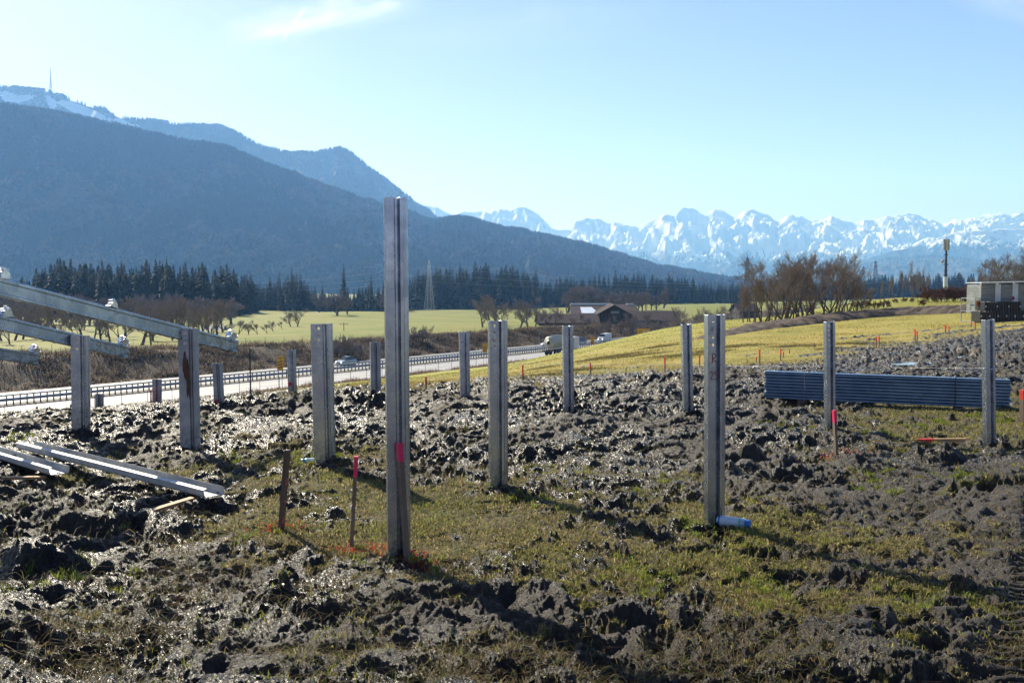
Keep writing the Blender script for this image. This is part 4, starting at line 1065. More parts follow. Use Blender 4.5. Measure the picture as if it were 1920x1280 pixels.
def verge_fence(q_, s0, s1, step, h, label, name='wire_fence', wires=4, r=.03, mats=None, zf=None):
    o = road_pt(s0, q_, 0); o.z = gz(o.x, o.y)
    root = empty(name, o); tag(root, label, 'wire fence')
    proto = None; s = s0; tops = []; n = 0
    while s <= s1:
        p = road_pt(s, q_, 0); p.z = gz(p.x, p.y); tops.append(p-o)
        if proto is None:
            mb = MB(); mb.tube([(0, 0, -.3), (0, 0, h)], [r, r], 5); proto = mb.build('post', mats or M_dark, root); ob = proto
        else: ob = proto.copy(); col.objects.link(ob); ob.parent = root
        ob.location = p-o; s += step
    w = MB()
    for k in range(wires):
        z = h*(k+1)/wires-.03
        w.tube([t+Vector((0, 0, z)) for t in tops], .006, 3, caps=False)
    w.build('wires', M_dark, root)
verge_fence(1.8, s_at(-60, 1.8), s_at(900, 1.8), 3.2, 1.9, 'tall thin wire fence on slim posts along the near edge of the road')
verge_fence(-41, s_at(-20, -41), s_at(1000, -41), 4.5, 1.5, 'low wire fence along the top of the brown bank beyond the road')

def chevron_sign(px, y0, y1, wpx, q_, label, bars=4):
    p = road_pt(s_at(px, q_), q_, 0); p.z = gz(p.x, p.y)
    k = p.y/F; zt = CAMZ-(y0-535)*k; zb = CAMZ-(y1-535)*k; w = wpx*k
    root = empty('chevron_sign', p, 0.0); tag(root, label, 'road sign', 'yellow chevron countdown signs')
    mb = MB(); mb.box((0, 0, (zt+zb)/2-p.z), (w, .05, zt-zb), bev=.02); mb.build('panel', M_yellow, root)
    b = MB(); H = zt-zb
    for i in range(bars-1):
        z = zb-p.z+H*(.16+.20*i)
        b.add([(-w*.42, -.028, z-.09*H), (w*.42, -.028, z+.07*H), (w*.42, -.028, z+.15*H), (-w*.42, -.028, z-.01*H)], [(0, 1, 2, 3)])
    b.build('black_bars', M_black, root)
    t = MB()
    for i, xx in enumerate((-.26, -.10, .06, .22)):
        t.box((xx*w, -.028, zt-p.z-H*.13), (w*.10, .004, H*.085))
    t.box((0, -.028, zt-p.z-H*.27), (w*.12, .004, H*.05)); t.build('figures', M_black, root)
    for sx in (-.28, .28):
        l = MB(); l.tube([(w*sx, .03, -.3), (w*sx, .03, zb-p.z+.2)], .035, 6); l.build('leg', M_rail, root)
chevron_sign(524, 668, 693.5, 11.5, 1.0, 'yellow road sign with black diagonal bars, nearest one, beside a short post with pink spot')
chevron_sign(909, 643, 661, 9, 1.0, 'yellow road sign with black diagonal bars, left of the post with two bolts')
chevron_sign(1111, 631, 646, 7, .8, 'yellow road sign with black diagonal bar, beside the white van', 3)
def direction_sign():
    q_ = 1.0; p = road_pt(s_at(1207, q_), q_, 0); p.z = gz(p.x, p.y); k = p.y/F
    zt = CAMZ-(616-535)*k; zb = CAMZ-(638-535)*k; w = 22.5*k; H = zt-zb
    root = empty('direction_sign', p); tag(root, 'big yellow direction sign with white field, half sunk behind the hill crest', 'road sign')
    mb = MB(); mb.box((0, 0, (zt+zb)/2-p.z), (w, .08, H), bev=.03); mb.build('panel', M_yellow, root)
    m2 = MB(); m2.box((w*.22, -.045, zt-p.z-H*.36), (w*.42, .01, H*.30)); m2.build('white_field', M_line, root)
    t = MB()
    for (x, z, L) in ((-.28, .20, .22), (-.28, .34, .28), (-.28, .50, .20), (-.24, .64, .30), (.22, .30, .26), (.22, .40, .20)):
        t.box((x*w, -.052, zt-p.z-H*z), (w*L, .004, H*.045))
    t.build('lettering', M_black, root)
    for sx in (-.35, .35):
        l = MB(); l.tube([(w*sx, .06, -.3), (w*sx, .06, zb-p.z+.3)], .07, 6); l.build('leg', M_rail, root)
direction_sign()
def delineator(px, q_, label):
    p = road_pt(s_at(px, q_), q_, 0); p.z = gz(p.x, p.y)+.0
    root = empty('delineator_post', p); tag(root, label, 'delineator', 'white delineator posts along the road')
    mb = MB(); mb.box((0, 0, .5), (.14, .10, 1.2), taper=.8, bev=.015); mb.build('body', M_line, root)
    b = MB(); b.box((0, 0, .85), (.13, .105, .2), rot=Matrix.Rotation(.15, 3, 'Y')); b.build('black_band', M_black, root)
delineator(128, .5, 'white delineator post on the near verge, left of the far-left rafter post')
delineator(468, -26.5, 'white delineator post at the foot of the bank, beside the thin dark rod')
delineator(677, -26.5, 'white delineator post at the foot of the bank, right of the nearest car')
delineator(1011, -26.5, 'white delineator post at the foot of the bank, just left of the second car')
g = G(470, 749); t_ = P(470, 652, g.y)
mb = MB(); mb.tube([(0, 0, -.2), (0, 0, t_.z-g.z)], [.02*g.y/22, .014*g.y/22], 6); o = mb.build('metal_rod', M_dark); o.location = g; tag(o, 'tall thin dark rod standing in the field, left of the chevron sign', 'rod')
g = G(173, 772); mb = MB(); 
rk = road_pt(s_at(173, -9), -9, -11.9)

# ------------------------------------------------------------ vehicles
M_glass = simple('car_glass', (.02, .03, .04), None, 2, .08, 0, spec=.8)
M_tyre = simple('tyre_rubber', (.02, .02, .02), None, 5, .8)
M_rim = simple('rim', (.5, .5, .52), None, 5, .3, 1)
m_, nt_l, b_l = new_mat('headlight_lit'); b_l.inputs['Emission Color'].default_value = (1, .97, .9, 1); b_l.inputs['Emission Strength'].default_value = 6; b_l.inputs['Base Color'].default_value = (.9, .9, .9, 1)
M_head = m_
M_tail = simple('tail_lamp', (.45, .01, .01), None, 5, .3)
def wheels(root, xs, r_, half, wd=.2):
    for x in xs:
        for sy in (-1, 1):
            t = MB(); t.tube([(x, sy*half-wd/2, r_), (x, sy*half+wd/2, r_)], [r_, r_], 16); w = t.build('wheel', M_tyre, root)
            q_ = MB(); q_.tube([(x, sy*(half+wd/2)-.01*sy, r_), (x, sy*(half+wd/2)+.015*sy, r_)], [r_*.6, r_*.55], 10); q_.build('rim', M_rim, w)
def loft(sections):
    """sections: (x, half width low, half width high, z low, z mid, z high) -> closed body"""
    mb = MB(); vs = []; n = 8
    for (x, wl_, wh, z0, z1, z2) in sections:
        vs += [(x, -wl_*.9, z0), (x, -wl_, z0+.12), (x, -wl_, z1), (x, -wh, z2), (x, wh, z2), (x, wl_, z1), (x, wl_, z0+.12), (x, wl_*.9, z0)]
    m = len(sections)
    fs = [(i*n+k, i*n+(k+1) % n, (i+1)*n+(k+1) % n, (i+1)*n+k) for i in range(m-1) for k in range(n)]
    fs += [tuple(range(n)), tuple(reversed(range((m-1)*n, m*n)))]
    mb.add(vs, fs); return mb
def make_car(px, q_, colr, label, heading, L=4.2, roof=1.45, lit=True):
    p = road_pt(s_at(px, q_), q_, -11.94)
    root = empty('parked_car' if False else 'car', p, heading); tag(root, label, 'car')
    M = simple('car_paint_'+label.split()[0], colr, tuple(c*.9 for c in colr), 1, .25, .3, spec=.7)
    h = L/2
    b = loft([(h, .60, .55, .35, .50, .55), (h-.12, .82, .74, .22, .62, .70), (h-.95, .86, .80, .20, .80, .88), (.35*h, .87, .82, .20, .85, .93), (-.55*h, .87, .82, .20, .88, .96), (-h+.25, .84, .78, .22, .86, .95), (-h, .76, .70, .34, .70, .80)])
    b.build('body', M, root)
    c = loft([(.42*h, .78, .70, .86, .90, .92), (.12*h, .76, .60, .88, 1.0, roof-.06), (-.25*h, .75, .59, .88, 1.0, roof), (-.62*h, .74, .57, .88, 1.0, roof-.07), (-.90*h, .72, .62, .88, .92, .98)])
    c.build('cabin_glass', M_glass, root)
    r_ = loft([(.10*h, .61, .58, roof-.12, roof-.06, roof-.03), (-.25*h, .61, .58, roof-.10, roof-.02, roof+.02), (-.64*h, .58, .54, roof-.14, roof-.08, roof-.04)]); r_.build('roof', M, root)
    wheels(root, (h-.8, -h+.75), .31, .74)
    for sy in (-1, 1):
        l = MB(); l.box((h-.06, sy*.58, .58), (.10, .28, .14), bev=.03); l.build('headlight', M_head if lit else M_rim, root)
        t = MB(); t.box((-h+.04, sy*.6, .78), (.08, .22, .16), bev=.02); t.build('tail_light', M_tail, root)
        mi_ = MB(); mi_.box((.30*h, sy*.92, .95), (.12, .14, .12), bev=.03); mi_.build('wing_mirror', M, root)
    return root
HT = atan2(-RD.y, -RD.x)     # towards the camera
HA = atan2(RD.y, RD.x)
def q_for(px, Y):            # perpendicular offset of the point at px and distance Y
    x = (px-960)/F*Y; return (x-RO.x)*RN.x+(Y-RO.y)*RN.y
make_car(648, -21.0, (.36, .45, .50), 'silver-blue car with lit headlight, left of the tallest post on the far carriageway', HT, 3.7)
make_car(1029, -20.5, (.45, .55, .58), 'pale blue-grey car just left of the beige tanker', HT, 4.0)
make_car(1087, -20.5, (.12, .15, .20), 'dark car with lit headlight in front of the white van', HT, 4.0)
def tanker():
    p = road_pt(s_at(1047, -5), -5, -11.94); root = empty('tanker_truck', p, HA); tag(root, 'beige tanker truck seen from behind, half hidden by a slim post', 'truck')
    Mt = simple('tank_beige', (.48, .47, .36), (.40, .39, .30), 1.5, .4)
    mb = MB(); n = 24; prof = [(-3.6, .35), (-3.5, .95), (-3.2, 1.22), (3.0, 1.25), (3.3, .9), (3.4, .3)]
    vs = [(x, cos(2*pi*k/n)*r, 2.45+sin(2*pi*k/n)*r*.98) for (x, r) in prof for k in range(n)]
    mb.add(vs, [(i*n+k, i*n+(k+1) % n, (i+1)*n+(k+1) % n, (i+1)*n+k) for i in range(len(prof)-1) for k in range(n)]+[tuple(range(n)), tuple(reversed(range((len(prof)-1)*n, len(prof)*n)))])
    mb.build('tank', Mt, root, True)
    f = MB(); f.box((.8, 0, 1.0), (9.0, .9, .25)); f.box((-3.7, 0, .9), (.15, 2.3, .25)); f.build('chassis', M_dark, root)
    c = MB(); c.box((5.0, 0, 2.05), (2.1, 2.35, 2.5), bev=.15); c.build('cab', M_line, root)
    w_ = MB(); w_.box((6.02, 0, 2.5), (.08, 2.0, .8), bev=.02); w_.build('windscreen', M_glass, root)
    for sy in (-1, 1):
        t = MB(); t.box((-3.8, sy*.95, .92), (.08, .35, .16)); t.build('tail_light', M_tail, root)
    k = MB(); k.box((0, 0, 3.75), (5.5, .5, .08)); k.build('walkway', M_rail, root)
    wheels(root, (-2.6, -1.3, 4.9), .5, 1.0, .35)
tanker()
def van():
    p = road_pt(s_at(1098, -19.8), -19.8, -11.94)+RD3*9; root = empty('van', p, HT); root.scale = (.8, .8, .8); tag(root, 'white high-fronted van behind the dark car, left of a yellow sign', 'van')
    b = loft([(2.6, .85, .80, .35, .9, 1.0), (2.5, .98, .90, .28, 1.1, 1.25), (1.7, 1.0, .95, .28, 1.3, 1.45), (1.1, 1.0, .86, .28, 1.5, 2.35), (-2.6, 1.0, .86, .28, 1.5, 2.45), (-2.7, .95, .84, .4, 1.5, 2.35)])
    b.build('body', simple('van_white', (.62, .66, .68), (.55, .60, .62), 1, .3), root)
    g_ = MB(); g_.add([(1.74, -.86, 1.48), (1.74, .86, 1.48), (1.16, .80, 2.25), (1.16, -.80, 2.25)], [(0, 1, 2, 3)]); o_ = g_.build('windscreen', M_glass, root)
    s_ = o_.modifiers.new('t', 'SOLIDIFY'); s_.thickness = .04; s_.offset = 1
    for sy in (-1, 1):
        l = MB(); l.box((2.55, sy*.7, .85), (.1, .25, .2)); l.build('headlight', M_head, root)
    be = MB(); be.tube([(1.0, 0, 2.4), (1.0, 0, 2.55)], .1, 8); be.build('beacon', M_orange, root)
    wheels(root, (1.75, -1.7), .36, .86)
van()

# ------------------------------------------------------------ farm buildings
M_roof = simple('brown_tile_roof', (.060, .040, .036), (.042, .030, .028), 1.2, .9, 0, .3, .03, (1, 1, 1), spec=.12)
M_boards = simple('dark_timber_boards', (.045, .032, .026), (.03, .022, .018), .9, .85, 0, .3, .02, (3, 3, .3))
M_plaster = simple('pale_plaster', (.42, .42, .40), (.35, .35, .33), .6, .9)
M_sky_l = simple('skylight_sheet', (.70, .74, .76), (.55, .60, .64), .8, .3)
M_win = simple('window_dark', (.03, .04, .05), None, 2, .15)
def gable_house(name, px0, px1, Y, wall_top, ridge, depth, yaw, label, wallm, roofm, along=True, extras=None, eave=.5, cat='farm building', basez=None):
    """px0..px1 at distance Y give the front width; wall_top / ridge are picture heights"""
    k = Y/F; x0 = (px0-960)*k; x1 = (px1-960)*k; w = x1-x0; cx = (x0+x1)/2
    zb = basez if basez is not None else min(gz(cx, Y), gz(cx, Y+depth))-.3
    zw = CAMZ-(wall_top-535)*k-zb; zr = CAMZ-(ridge-535)*k-zb
    root = empty(name, (cx, Y, zb), yaw); tag(root, label, cat)
    a = MB(); h = w/2
    if along:      # ridge runs across the picture
        a.add([(-h, 0, 0), (h, 0, 0), (h, depth, 0), (-h, depth, 0), (-h, 0, zw), (h, 0, zw), (h, depth, zw), (-h, depth, zw), (-h, depth/2, zr-.1), (h, depth/2, zr-.1)],
              [(0, 1, 5, 4), (2, 3, 7, 6), (1, 2, 6, 9, 5), (3, 0, 4, 8, 7), (3, 2, 1, 0)])
        a.build('wall', wallm, root)
        r_ = MB(); sl = (zr-zw)/(depth/2); e = eave
        r_.add([(-h-e, -e, zw-sl*e), (h+e, -e, zw-sl*e), (h+e, depth/2, zr), (-h-e, depth/2, zr), (-h-e, depth+e, zw-sl*e), (h+e, depth+e, zw-sl*e)], [(0, 1, 2, 3), (3, 2, 5, 4)])
    else:
        a.add([(-h, 0, 0), (h, 0, 0), (h, depth, 0), (-h, depth, 0), (-h, 0, zw), (h, 0, zw), (h, depth, zw), (-h, depth, zw), (0, 0, zr-.1), (0, depth, zr-.1)],
              [(0, 1, 5, 8, 4), (2, 3, 7, 9, 6), (1, 2, 6, 5), (3, 0, 4, 7), (3, 2, 1, 0)])
        a.build('wall', wallm, root)
        r_ = MB(); sl = (zr-zw)/h; e = eave
        r_.add([(-h-e, -e*1.6, zw-sl*e), (0, -e*1.6, zr), (h+e, -e*1.6, zw-sl*e), (-h-e, depth+e, zw-sl*e), (0, depth+e, zr), (h+e, depth+e, zw-sl*e)], [(0, 1, 4, 3), (1, 2, 5, 4)])
    ro = r_.build('roof', roofm, root); so = ro.modifiers.new('t', 'SOLIDIFY'); so.thickness = .25; so.offset = 1
    return root, w, zw, zr
def opening(root, name, x, z, w, h, m, y=-.03):
    mb = MB(); mb.box((x, y, z), (w, .08, h)); o = mb.build(name, m, root)
    f = MB()
    for (dx, dz, ww, hh) in ((0, h/2, w+.3, .15), (0, -h/2, w+.3, .15), (-w/2, 0, .15, h), (w/2, 0, .15, h)): f.box((x+dx, y-.06, z+dz), (ww, .06, hh))
    f.build('frame', M_wood_dark, o)
hb = gz(20, 300)-.5
root, w, zw, zr = gable_house('long_hall', 1074, 1196, 345, 590, 573, 26, 0, 'long farm hall with bright translucent ridge, behind the gabled barn', M_boards, M_roof, True)
mb = MB(); mb.box((-w*.19, 13, zr+.30), (w*.62, 2.2, .5)); mb.build('ridge_light', M_sky_l, root)
mb = MB(); mb.box((w*.44, 13, zr+.30), (w*.11, 2.2, .5)); mb.build('ridge_light', M_sky_l, root)
mb = MB(); sl = (zr-zw)/13
mb.add([(-w*.36, 1.0, zw+sl*1.0+.32), (-w*.10, 1.0, zw+sl*1.0+.32), (-w*.18, 9, zw+sl*9+.32), (-w*.36, 9, zw+sl*9+.32)], [(0, 1, 2, 3)]); mb.build('skylight', M_sky_l, root)
root, w, zw, zr = gable_house('gabled_barn', 1124, 1179, 300, 588, 572.5, 30, -.06, 'dark timber barn with a gable facing the road, in the middle of the farm', M_boards, M_roof, False, eave=.9)
opening(root, 'door', 0, 2.0, 3.4, 3.8, M_black); opening(root, 'window', .3, zw+.4, 2.6, .9, M_plaster); opening(root, 'window', -3, 3.2, 1.0, 1.0, M_win)
root, w, zw, zr = gable_house('low_shed', 1010, 1122, 290, 606, 591, 14, .03, 'low brown-roofed shed at the left end of the farm', M_boards, M_roof, True)
for i in range(4): opening(root, 'window', -w*.35+i*w*.22, 1.2, 1.2, .7, M_win)
root, w, zw, zr = gable_house('stable_wing', 1181, 1268, 305, 601, 585, 14, -.03, 'brown-roofed stable wing at the right end of the farm', M_boards, M_roof, True)
opening(root, 'window', -w*.02, 1.6, 3.6, .6, M_plaster)
for i in range(3): opening(root, 'window', -w*.38+i*w*.36, .9+.5, 1.0, .8, M_win)
root, w, zw, zr = gable_house('field_barn', 1386, 1424, 330, 584, 570, 10, .1, 'small dark barn half hidden behind the bare tree clump', M_boards, M_roof, True)
opening(root, 'door', 0, 1.2, 2, 2, M_black)
root, w, zw, zr = gable_house('farmhouse', 378, 412, 265, 624, 613, 9, .1, 'pale-roofed house among the bare trees on the left', M_plaster, M_plaster, True)
opening(root, 'window', -1, 1.3, .8, .8, M_win); opening(root, 'window', 1.2, 1.3, .8, .8, M_win)

# ------------------------------------------------------------ pylons, masts, poles
M_lat = simple('lattice_steel', (.45, .47, .48), (.32, .34, .36), 1, .4, .7)
M_lat_b = simple('bright_lattice_steel', (.75, .77, .78), (.6, .62, .64), 1, .35, .5)
M_lat_d = simple('dark_lattice_steel', (.10, .12, .14), None, 1, .6, .3)
def pylon(px, ytop, Y, wb, wt, arms, label, m, r=.09, panels=14, yaw=.6, ybase=None):
    x = (px-960)/F*Y; z0 = gz(x, Y); zt = CAMZ-(ytop-535)*Y/F
    if ybase: z0 = CAMZ-(ybase-535)*Y/F
    H = zt-z0; root = empty('pylon', (x, Y, z0), yaw); tag(root, label, 'pylon')
    lm = MB(); bm_ = MB()
    W = lambda t: wb/2+(wt/2-wb/2)*min(1, t/.93)**.8 if t < .93 else wt/2*(1-(t-.93)/.07*.7)
    c4 = ((-1, -1), (1, -1), (1, 1), (-1, 1))
    for (a, b) in c4: lm.tube([(a*W(t), b*W(t), H*t) for t in (0, .25, .5, .75, .93, 1)], r, 4)
    for i in range(panels):
        t0 = (i/panels); t1 = ((i+1)/panels)
        for k in range(4):
            a, b = c4[k], c4[(k+1) % 4]
            p0 = (a[0]*W(t0), a[1]*W(t0), H*t0); p1 = (b[0]*W(t1), b[1]*W(t1), H*t1); p2 = (b[0]*W(t0), b[1]*W(t0), H*t0); p3 = (a[0]*W(t1), a[1]*W(t1), H*t1)
            bm_.tube([p0, p1], r*.7, 3, caps=False); bm_.tube([p2, p3], r*.7, 3, caps=False)
    lm.build('leg_frame', m, root); bm_.build('bracing', m, root)
    for (tz, L) in arms:
        for sx in (-1, 1):
            a = MB(); z = H*tz; w = W(tz)
            a.tube([(sx*w, 0, z), (sx*L, 0, z)], r, 4); a.tube([(sx*w, 0, z+H*.045), (sx*L, 0, z)], r*.8, 4)
            for j in (.5, .97): a.tube([(sx*L*j, 0, z), (sx*L*j, 0, z-1.5)], r*.8, 4)
            a.build('cross_arm', m, root)
    return root, Vector((x, Y, z0)), H
pylon(805, 488, 600, 5.2, 1.0, [], 'slender lattice pylon glinting in front of the spruce wood', M_lat_b, .075, 11, .5)
pylon(1400, 482, 900, 6, 1.6, [(.52, 10), (.80, 9)], 'dark lattice pylon with two cross arms, left of the bare tree clump', M_lat_d, .22, 12, .1, 560)
pylon(1640, 489, 1000, 6, 1.6, [(.60, 8)], 'distant pylon with one cross arm, right of the bare tree clump', M_lat_d, .2, 10, .1, 560)
pylon(1617.5, 500, 1500, 6, 1.8, [(.62, 9)], 'faintest distant pylon, just left of another pylon', M_lat_d, .2, 9, .1, 550)
def power_lines():
    mb = MB(); x = (805-960)/F*600; H = CAMZ-(500-535)*600/F
    for k, (z, dx) in enumerate(((H, 0), (H-4.5, .8), (H-9, -.8))):
        for (tx, ty, tz) in ((-330, 480, H-9+2*k), (330, 700, H-6+2*k)):
            a = Vector((x+dx, 600, z)); b = Vector((tx, ty, tz))
            mb.tube([a.lerp(b, t/14)-Vector((0, 0, 8*4*(t/14)*(1-t/14))) for t in range(15)], .035, 3, caps=False)
    tag(mb.build('power_lines', M_lat), 'thin power lines sagging across the dark spruce wood', 'power lines')
power_lines()
def pole(px, ytop, Y, label, r=.12, arm=0, name='utility_pole'):
    x = (px-960)/F*Y; z0 = gz(x, Y); H = CAMZ-(ytop-535)*Y/F-z0
    root = empty(name, (x, Y, z0)); tag(root, label, 'pole')
    m = MB(); m.tube([(0, 0, -.2), (0, 0, H)], [r, r*.7], 7); m.build('shaft', M_wood_dark, root)
    if arm:
        a = MB(); a.box((0, 0, H-.5), (arm, .1, .12)); a.build('cross_arm', M_wood_dark, root)
        for s_ in (-.45, 0, .45):
            i = MB(); i.tube([(arm*s_, 0, H-.45), (arm*s_, 0, H-.2)], .05, 5); i.build('insulator', M_dark, root)
pole(644.5, 604, 255, 'wooden pole with a short cross arm on the green field', .11, 2.2)
pole(1371, 533, 250, 'plain tall pole standing on the green strip left of the tree clump', .12)
def antenna_mast():
    Y = 300; x = (1771.5-960)/F*Y; z0 = gz(x, Y); k = Y/F; zz = lambda py: CAMZ-(py-535)*k-z0
    root = empty('antenna_mast', (x, Y, z0)); tag(root, 'mobile phone mast with flat antennas, rising over the brown bush', 'antenna mast')
    m = MB(); m.tube([(0, 0, 0), (0, 0, zz(519))], [.75, .62], 12); m.build('base_column', M_line, root)
    m = MB(); m.tube([(0, 0, zz(519)), (0, 0, zz(475)), (0, 0, zz(452))], [.42, .30, .22], 10); m.build('shaft', M_dark, root)
    m = MB(); m.tube([(0, 0, zz(452)), (0, 0, zz(444))], [.08, .05], 6); m.build('lightning_rod', M_dark, root)
    for (dx, dy, w) in ((-.75, -.2, .62), (.30, -.5, .80), (.1, .7, .6)):
        m = MB(); m.box((dx, dy, (zz(449)+zz(470))/2), (w, .35, zz(449)-zz(470)), bev=.05); a_ = m.build('antenna_panel', M_plaster, root)
    m = MB(); m.tube([(-.3, 0, zz(489)), (-1.1, -.1, zz(490))], .06, 5); m.build('bracket', M_dark, root)
    m = MB(); m.tube([(-1.15, -.1, zz(490)), (-1.15, -.55, zz(490))], [.55, .5], 14); m.build('dish', M_plaster, root)
    m = MB()
    for py in (478, 496, 507, 515): m.tube([(0, 0, zz(py)-.12), (0, 0, zz(py)+.12)], .62, 8)
    m.build('equipment_ring', M_dark, root)
antenna_mast()
def tv_mast():
    Y = 4700; x = (106-960)/F*Y; k = Y/F; z0 = CAMZ-(172-535)*k; H = CAMZ-(133-535)*k-z0
    root = empty('television_mast', (x, Y, z0)); tag(root, 'tall transmitter mast on the snowy ridge at upper left', 'mast')
    m = MB(); 
    for a in range(4):
        t = pi/4+a*pi/2; m.tube([(cos(t)*6, sin(t)*6, -5), (cos(t)*1.8, sin(t)*1.8, H*.5)], .8, 4)
    for i in range(7):
        z = H*.5*i/7; r_ = 6-4.2*i/7
        for a in range(4):
            t0 = pi/4+a*pi/2; t1 = t0+pi/2; m.tube([(cos(t0)*r_, sin(t0)*r_, z), (cos(t1)*(r_-.6), sin(t1)*(r_-.6), z+H*.5/7)], .45, 3, caps=False)
    m.build('lattice', M_lat_d, root)
    m = MB(); m.tube([(0, 0, H*.45), (0, 0, H)], [2.2, .9], 6); m.build('antenna_tube', M_lat_d, root)
tv_mast()

# ------------------------------------------------------------ earth bank, puddle, bird
def earth_bank():
    line = [(1360, 640), (1420, 624), (1480, 613), (1530, 608), (1580, 598), (1640, 593), (1700, 589), (1760, 587), (1810, 586), (1850, 583), (1960, 578)]
    pts = []
    for (px_, Y_) in ((1350, 62), (1400, 66), (1450, 70), (1500, 73), (1560, 76), (1620, 79), (1680, 80), (1740, 78), (1800, 76), (1850, 75), (1970, 74)):
        X_ = (px_-960)/F*Y_; pts.append(Vector((X_, Y_, gz(X_, Y_))))
    P_ = []; N = 260
    for i in range(N+1):
        t = i/N*(len(pts)-1); k = min(int(t), len(pts)-2); P_.append(pts[k].lerp(pts[k+1], t-k))
    vs = []; M_ = 16
    for i, p in enumerate(P_):
        d = (P_[min(i+3, N)]-P_[max(i-3, 0)]); d.z = 0; d.normalize(); nrm = Vector((-d.y, d.x, 0))
        tt = i/N; hgt = (.24+.38*min(1, tt*2.2))*min(1, tt*10+.2); wd = 1.4+1.2*min(1, tt*2)
        for j in range(M_+1):
            u = j/M_*2-1; c = p+nrm*(u*wd+wd); g_ = gz(c.x, c.y)
            vs.append((c.x, c.y, g_-.15+hgt*max(0, 1-u*u)**.7))
    vs = np.array(vs); e = (1-np.abs(np.tile(np.linspace(-1, 1, M_+1), N+1)))
    vs[:, 2] += (.30*fbm(vs[:, 0]*1.1, vs[:, 1]*1.1, 5, 3)+.12*np.abs(perlin(vs[:, 0]*3, vs[:, 1]*3, 5)))*np.clip(e*4, 0, 1)
    idx = np.arange((N+1)*(M_+1)).reshape(N+1, M_+1)
    f = np.stack([idx[:-1, :-1], idx[1:, :-1], idx[1:, 1:], idx[:-1, 1:]], -1).reshape(-1, 4)
    o = mesh_obj('earth_bank', vs, f, simple('dug_soil', (.085, .055, .036), (.045, .032, .022), 1.5, .9, 0, .6, .08, coord='World'), None, True)
    tag(o, kind='structure')
earth_bank()
M_water = simple('puddle_water', (.10, .09, .08), None, 3, .06, 0, spec=.9)
def puddle(px, py, rx, ry, seed):
    g = G(px, py); rg = random.Random(seed); N = 36; z = gz(g.x, g.y)+.01
    vs = [(g.x, g.y, z)]+[(g.x+cos(2*pi*k/N)*rx*(1+.35*sin(3*k*.35+seed)+rg.uniform(-.1, .1)), g.y+sin(2*pi*k/N)*ry*(1+.3*cos(2*k*.4+seed)+rg.uniform(-.1, .1)), z) for k in range(N)]
    tag(mesh_obj('puddle', vs, [(0, 1+k, 1+(k+1) % N) for k in range(N)], M_water), kind='structure')
puddle(1745, 683, .6, .6, 2); puddle(1705, 686, .3, .35, 5); puddle(1790, 669, .35, .5, 8)
mb = MB(); mb.add([(-.55, 0, .12), (-.2, .05, .2), (0, 0, .05), (.2, .05, .22), (.6, 0, .10), (0, .12, .0), (-.2, .15, .17), (.2, .15, .19)], [(0, 1, 6), (1, 2, 5, 6), (2, 3, 7, 5), (3, 4, 7)])
mb.tube([(0, -.2, .03), (0, 0, .05), (0, .3, .02)], [.03, .07, .01], 6)
o = mb.build('bird', M_black); o.location = P(621, 97, 330); o.scale = (1.1, 1.1, 1.1); tag(o, 'tiny dark bird flying high in the clear sky', 'bird')

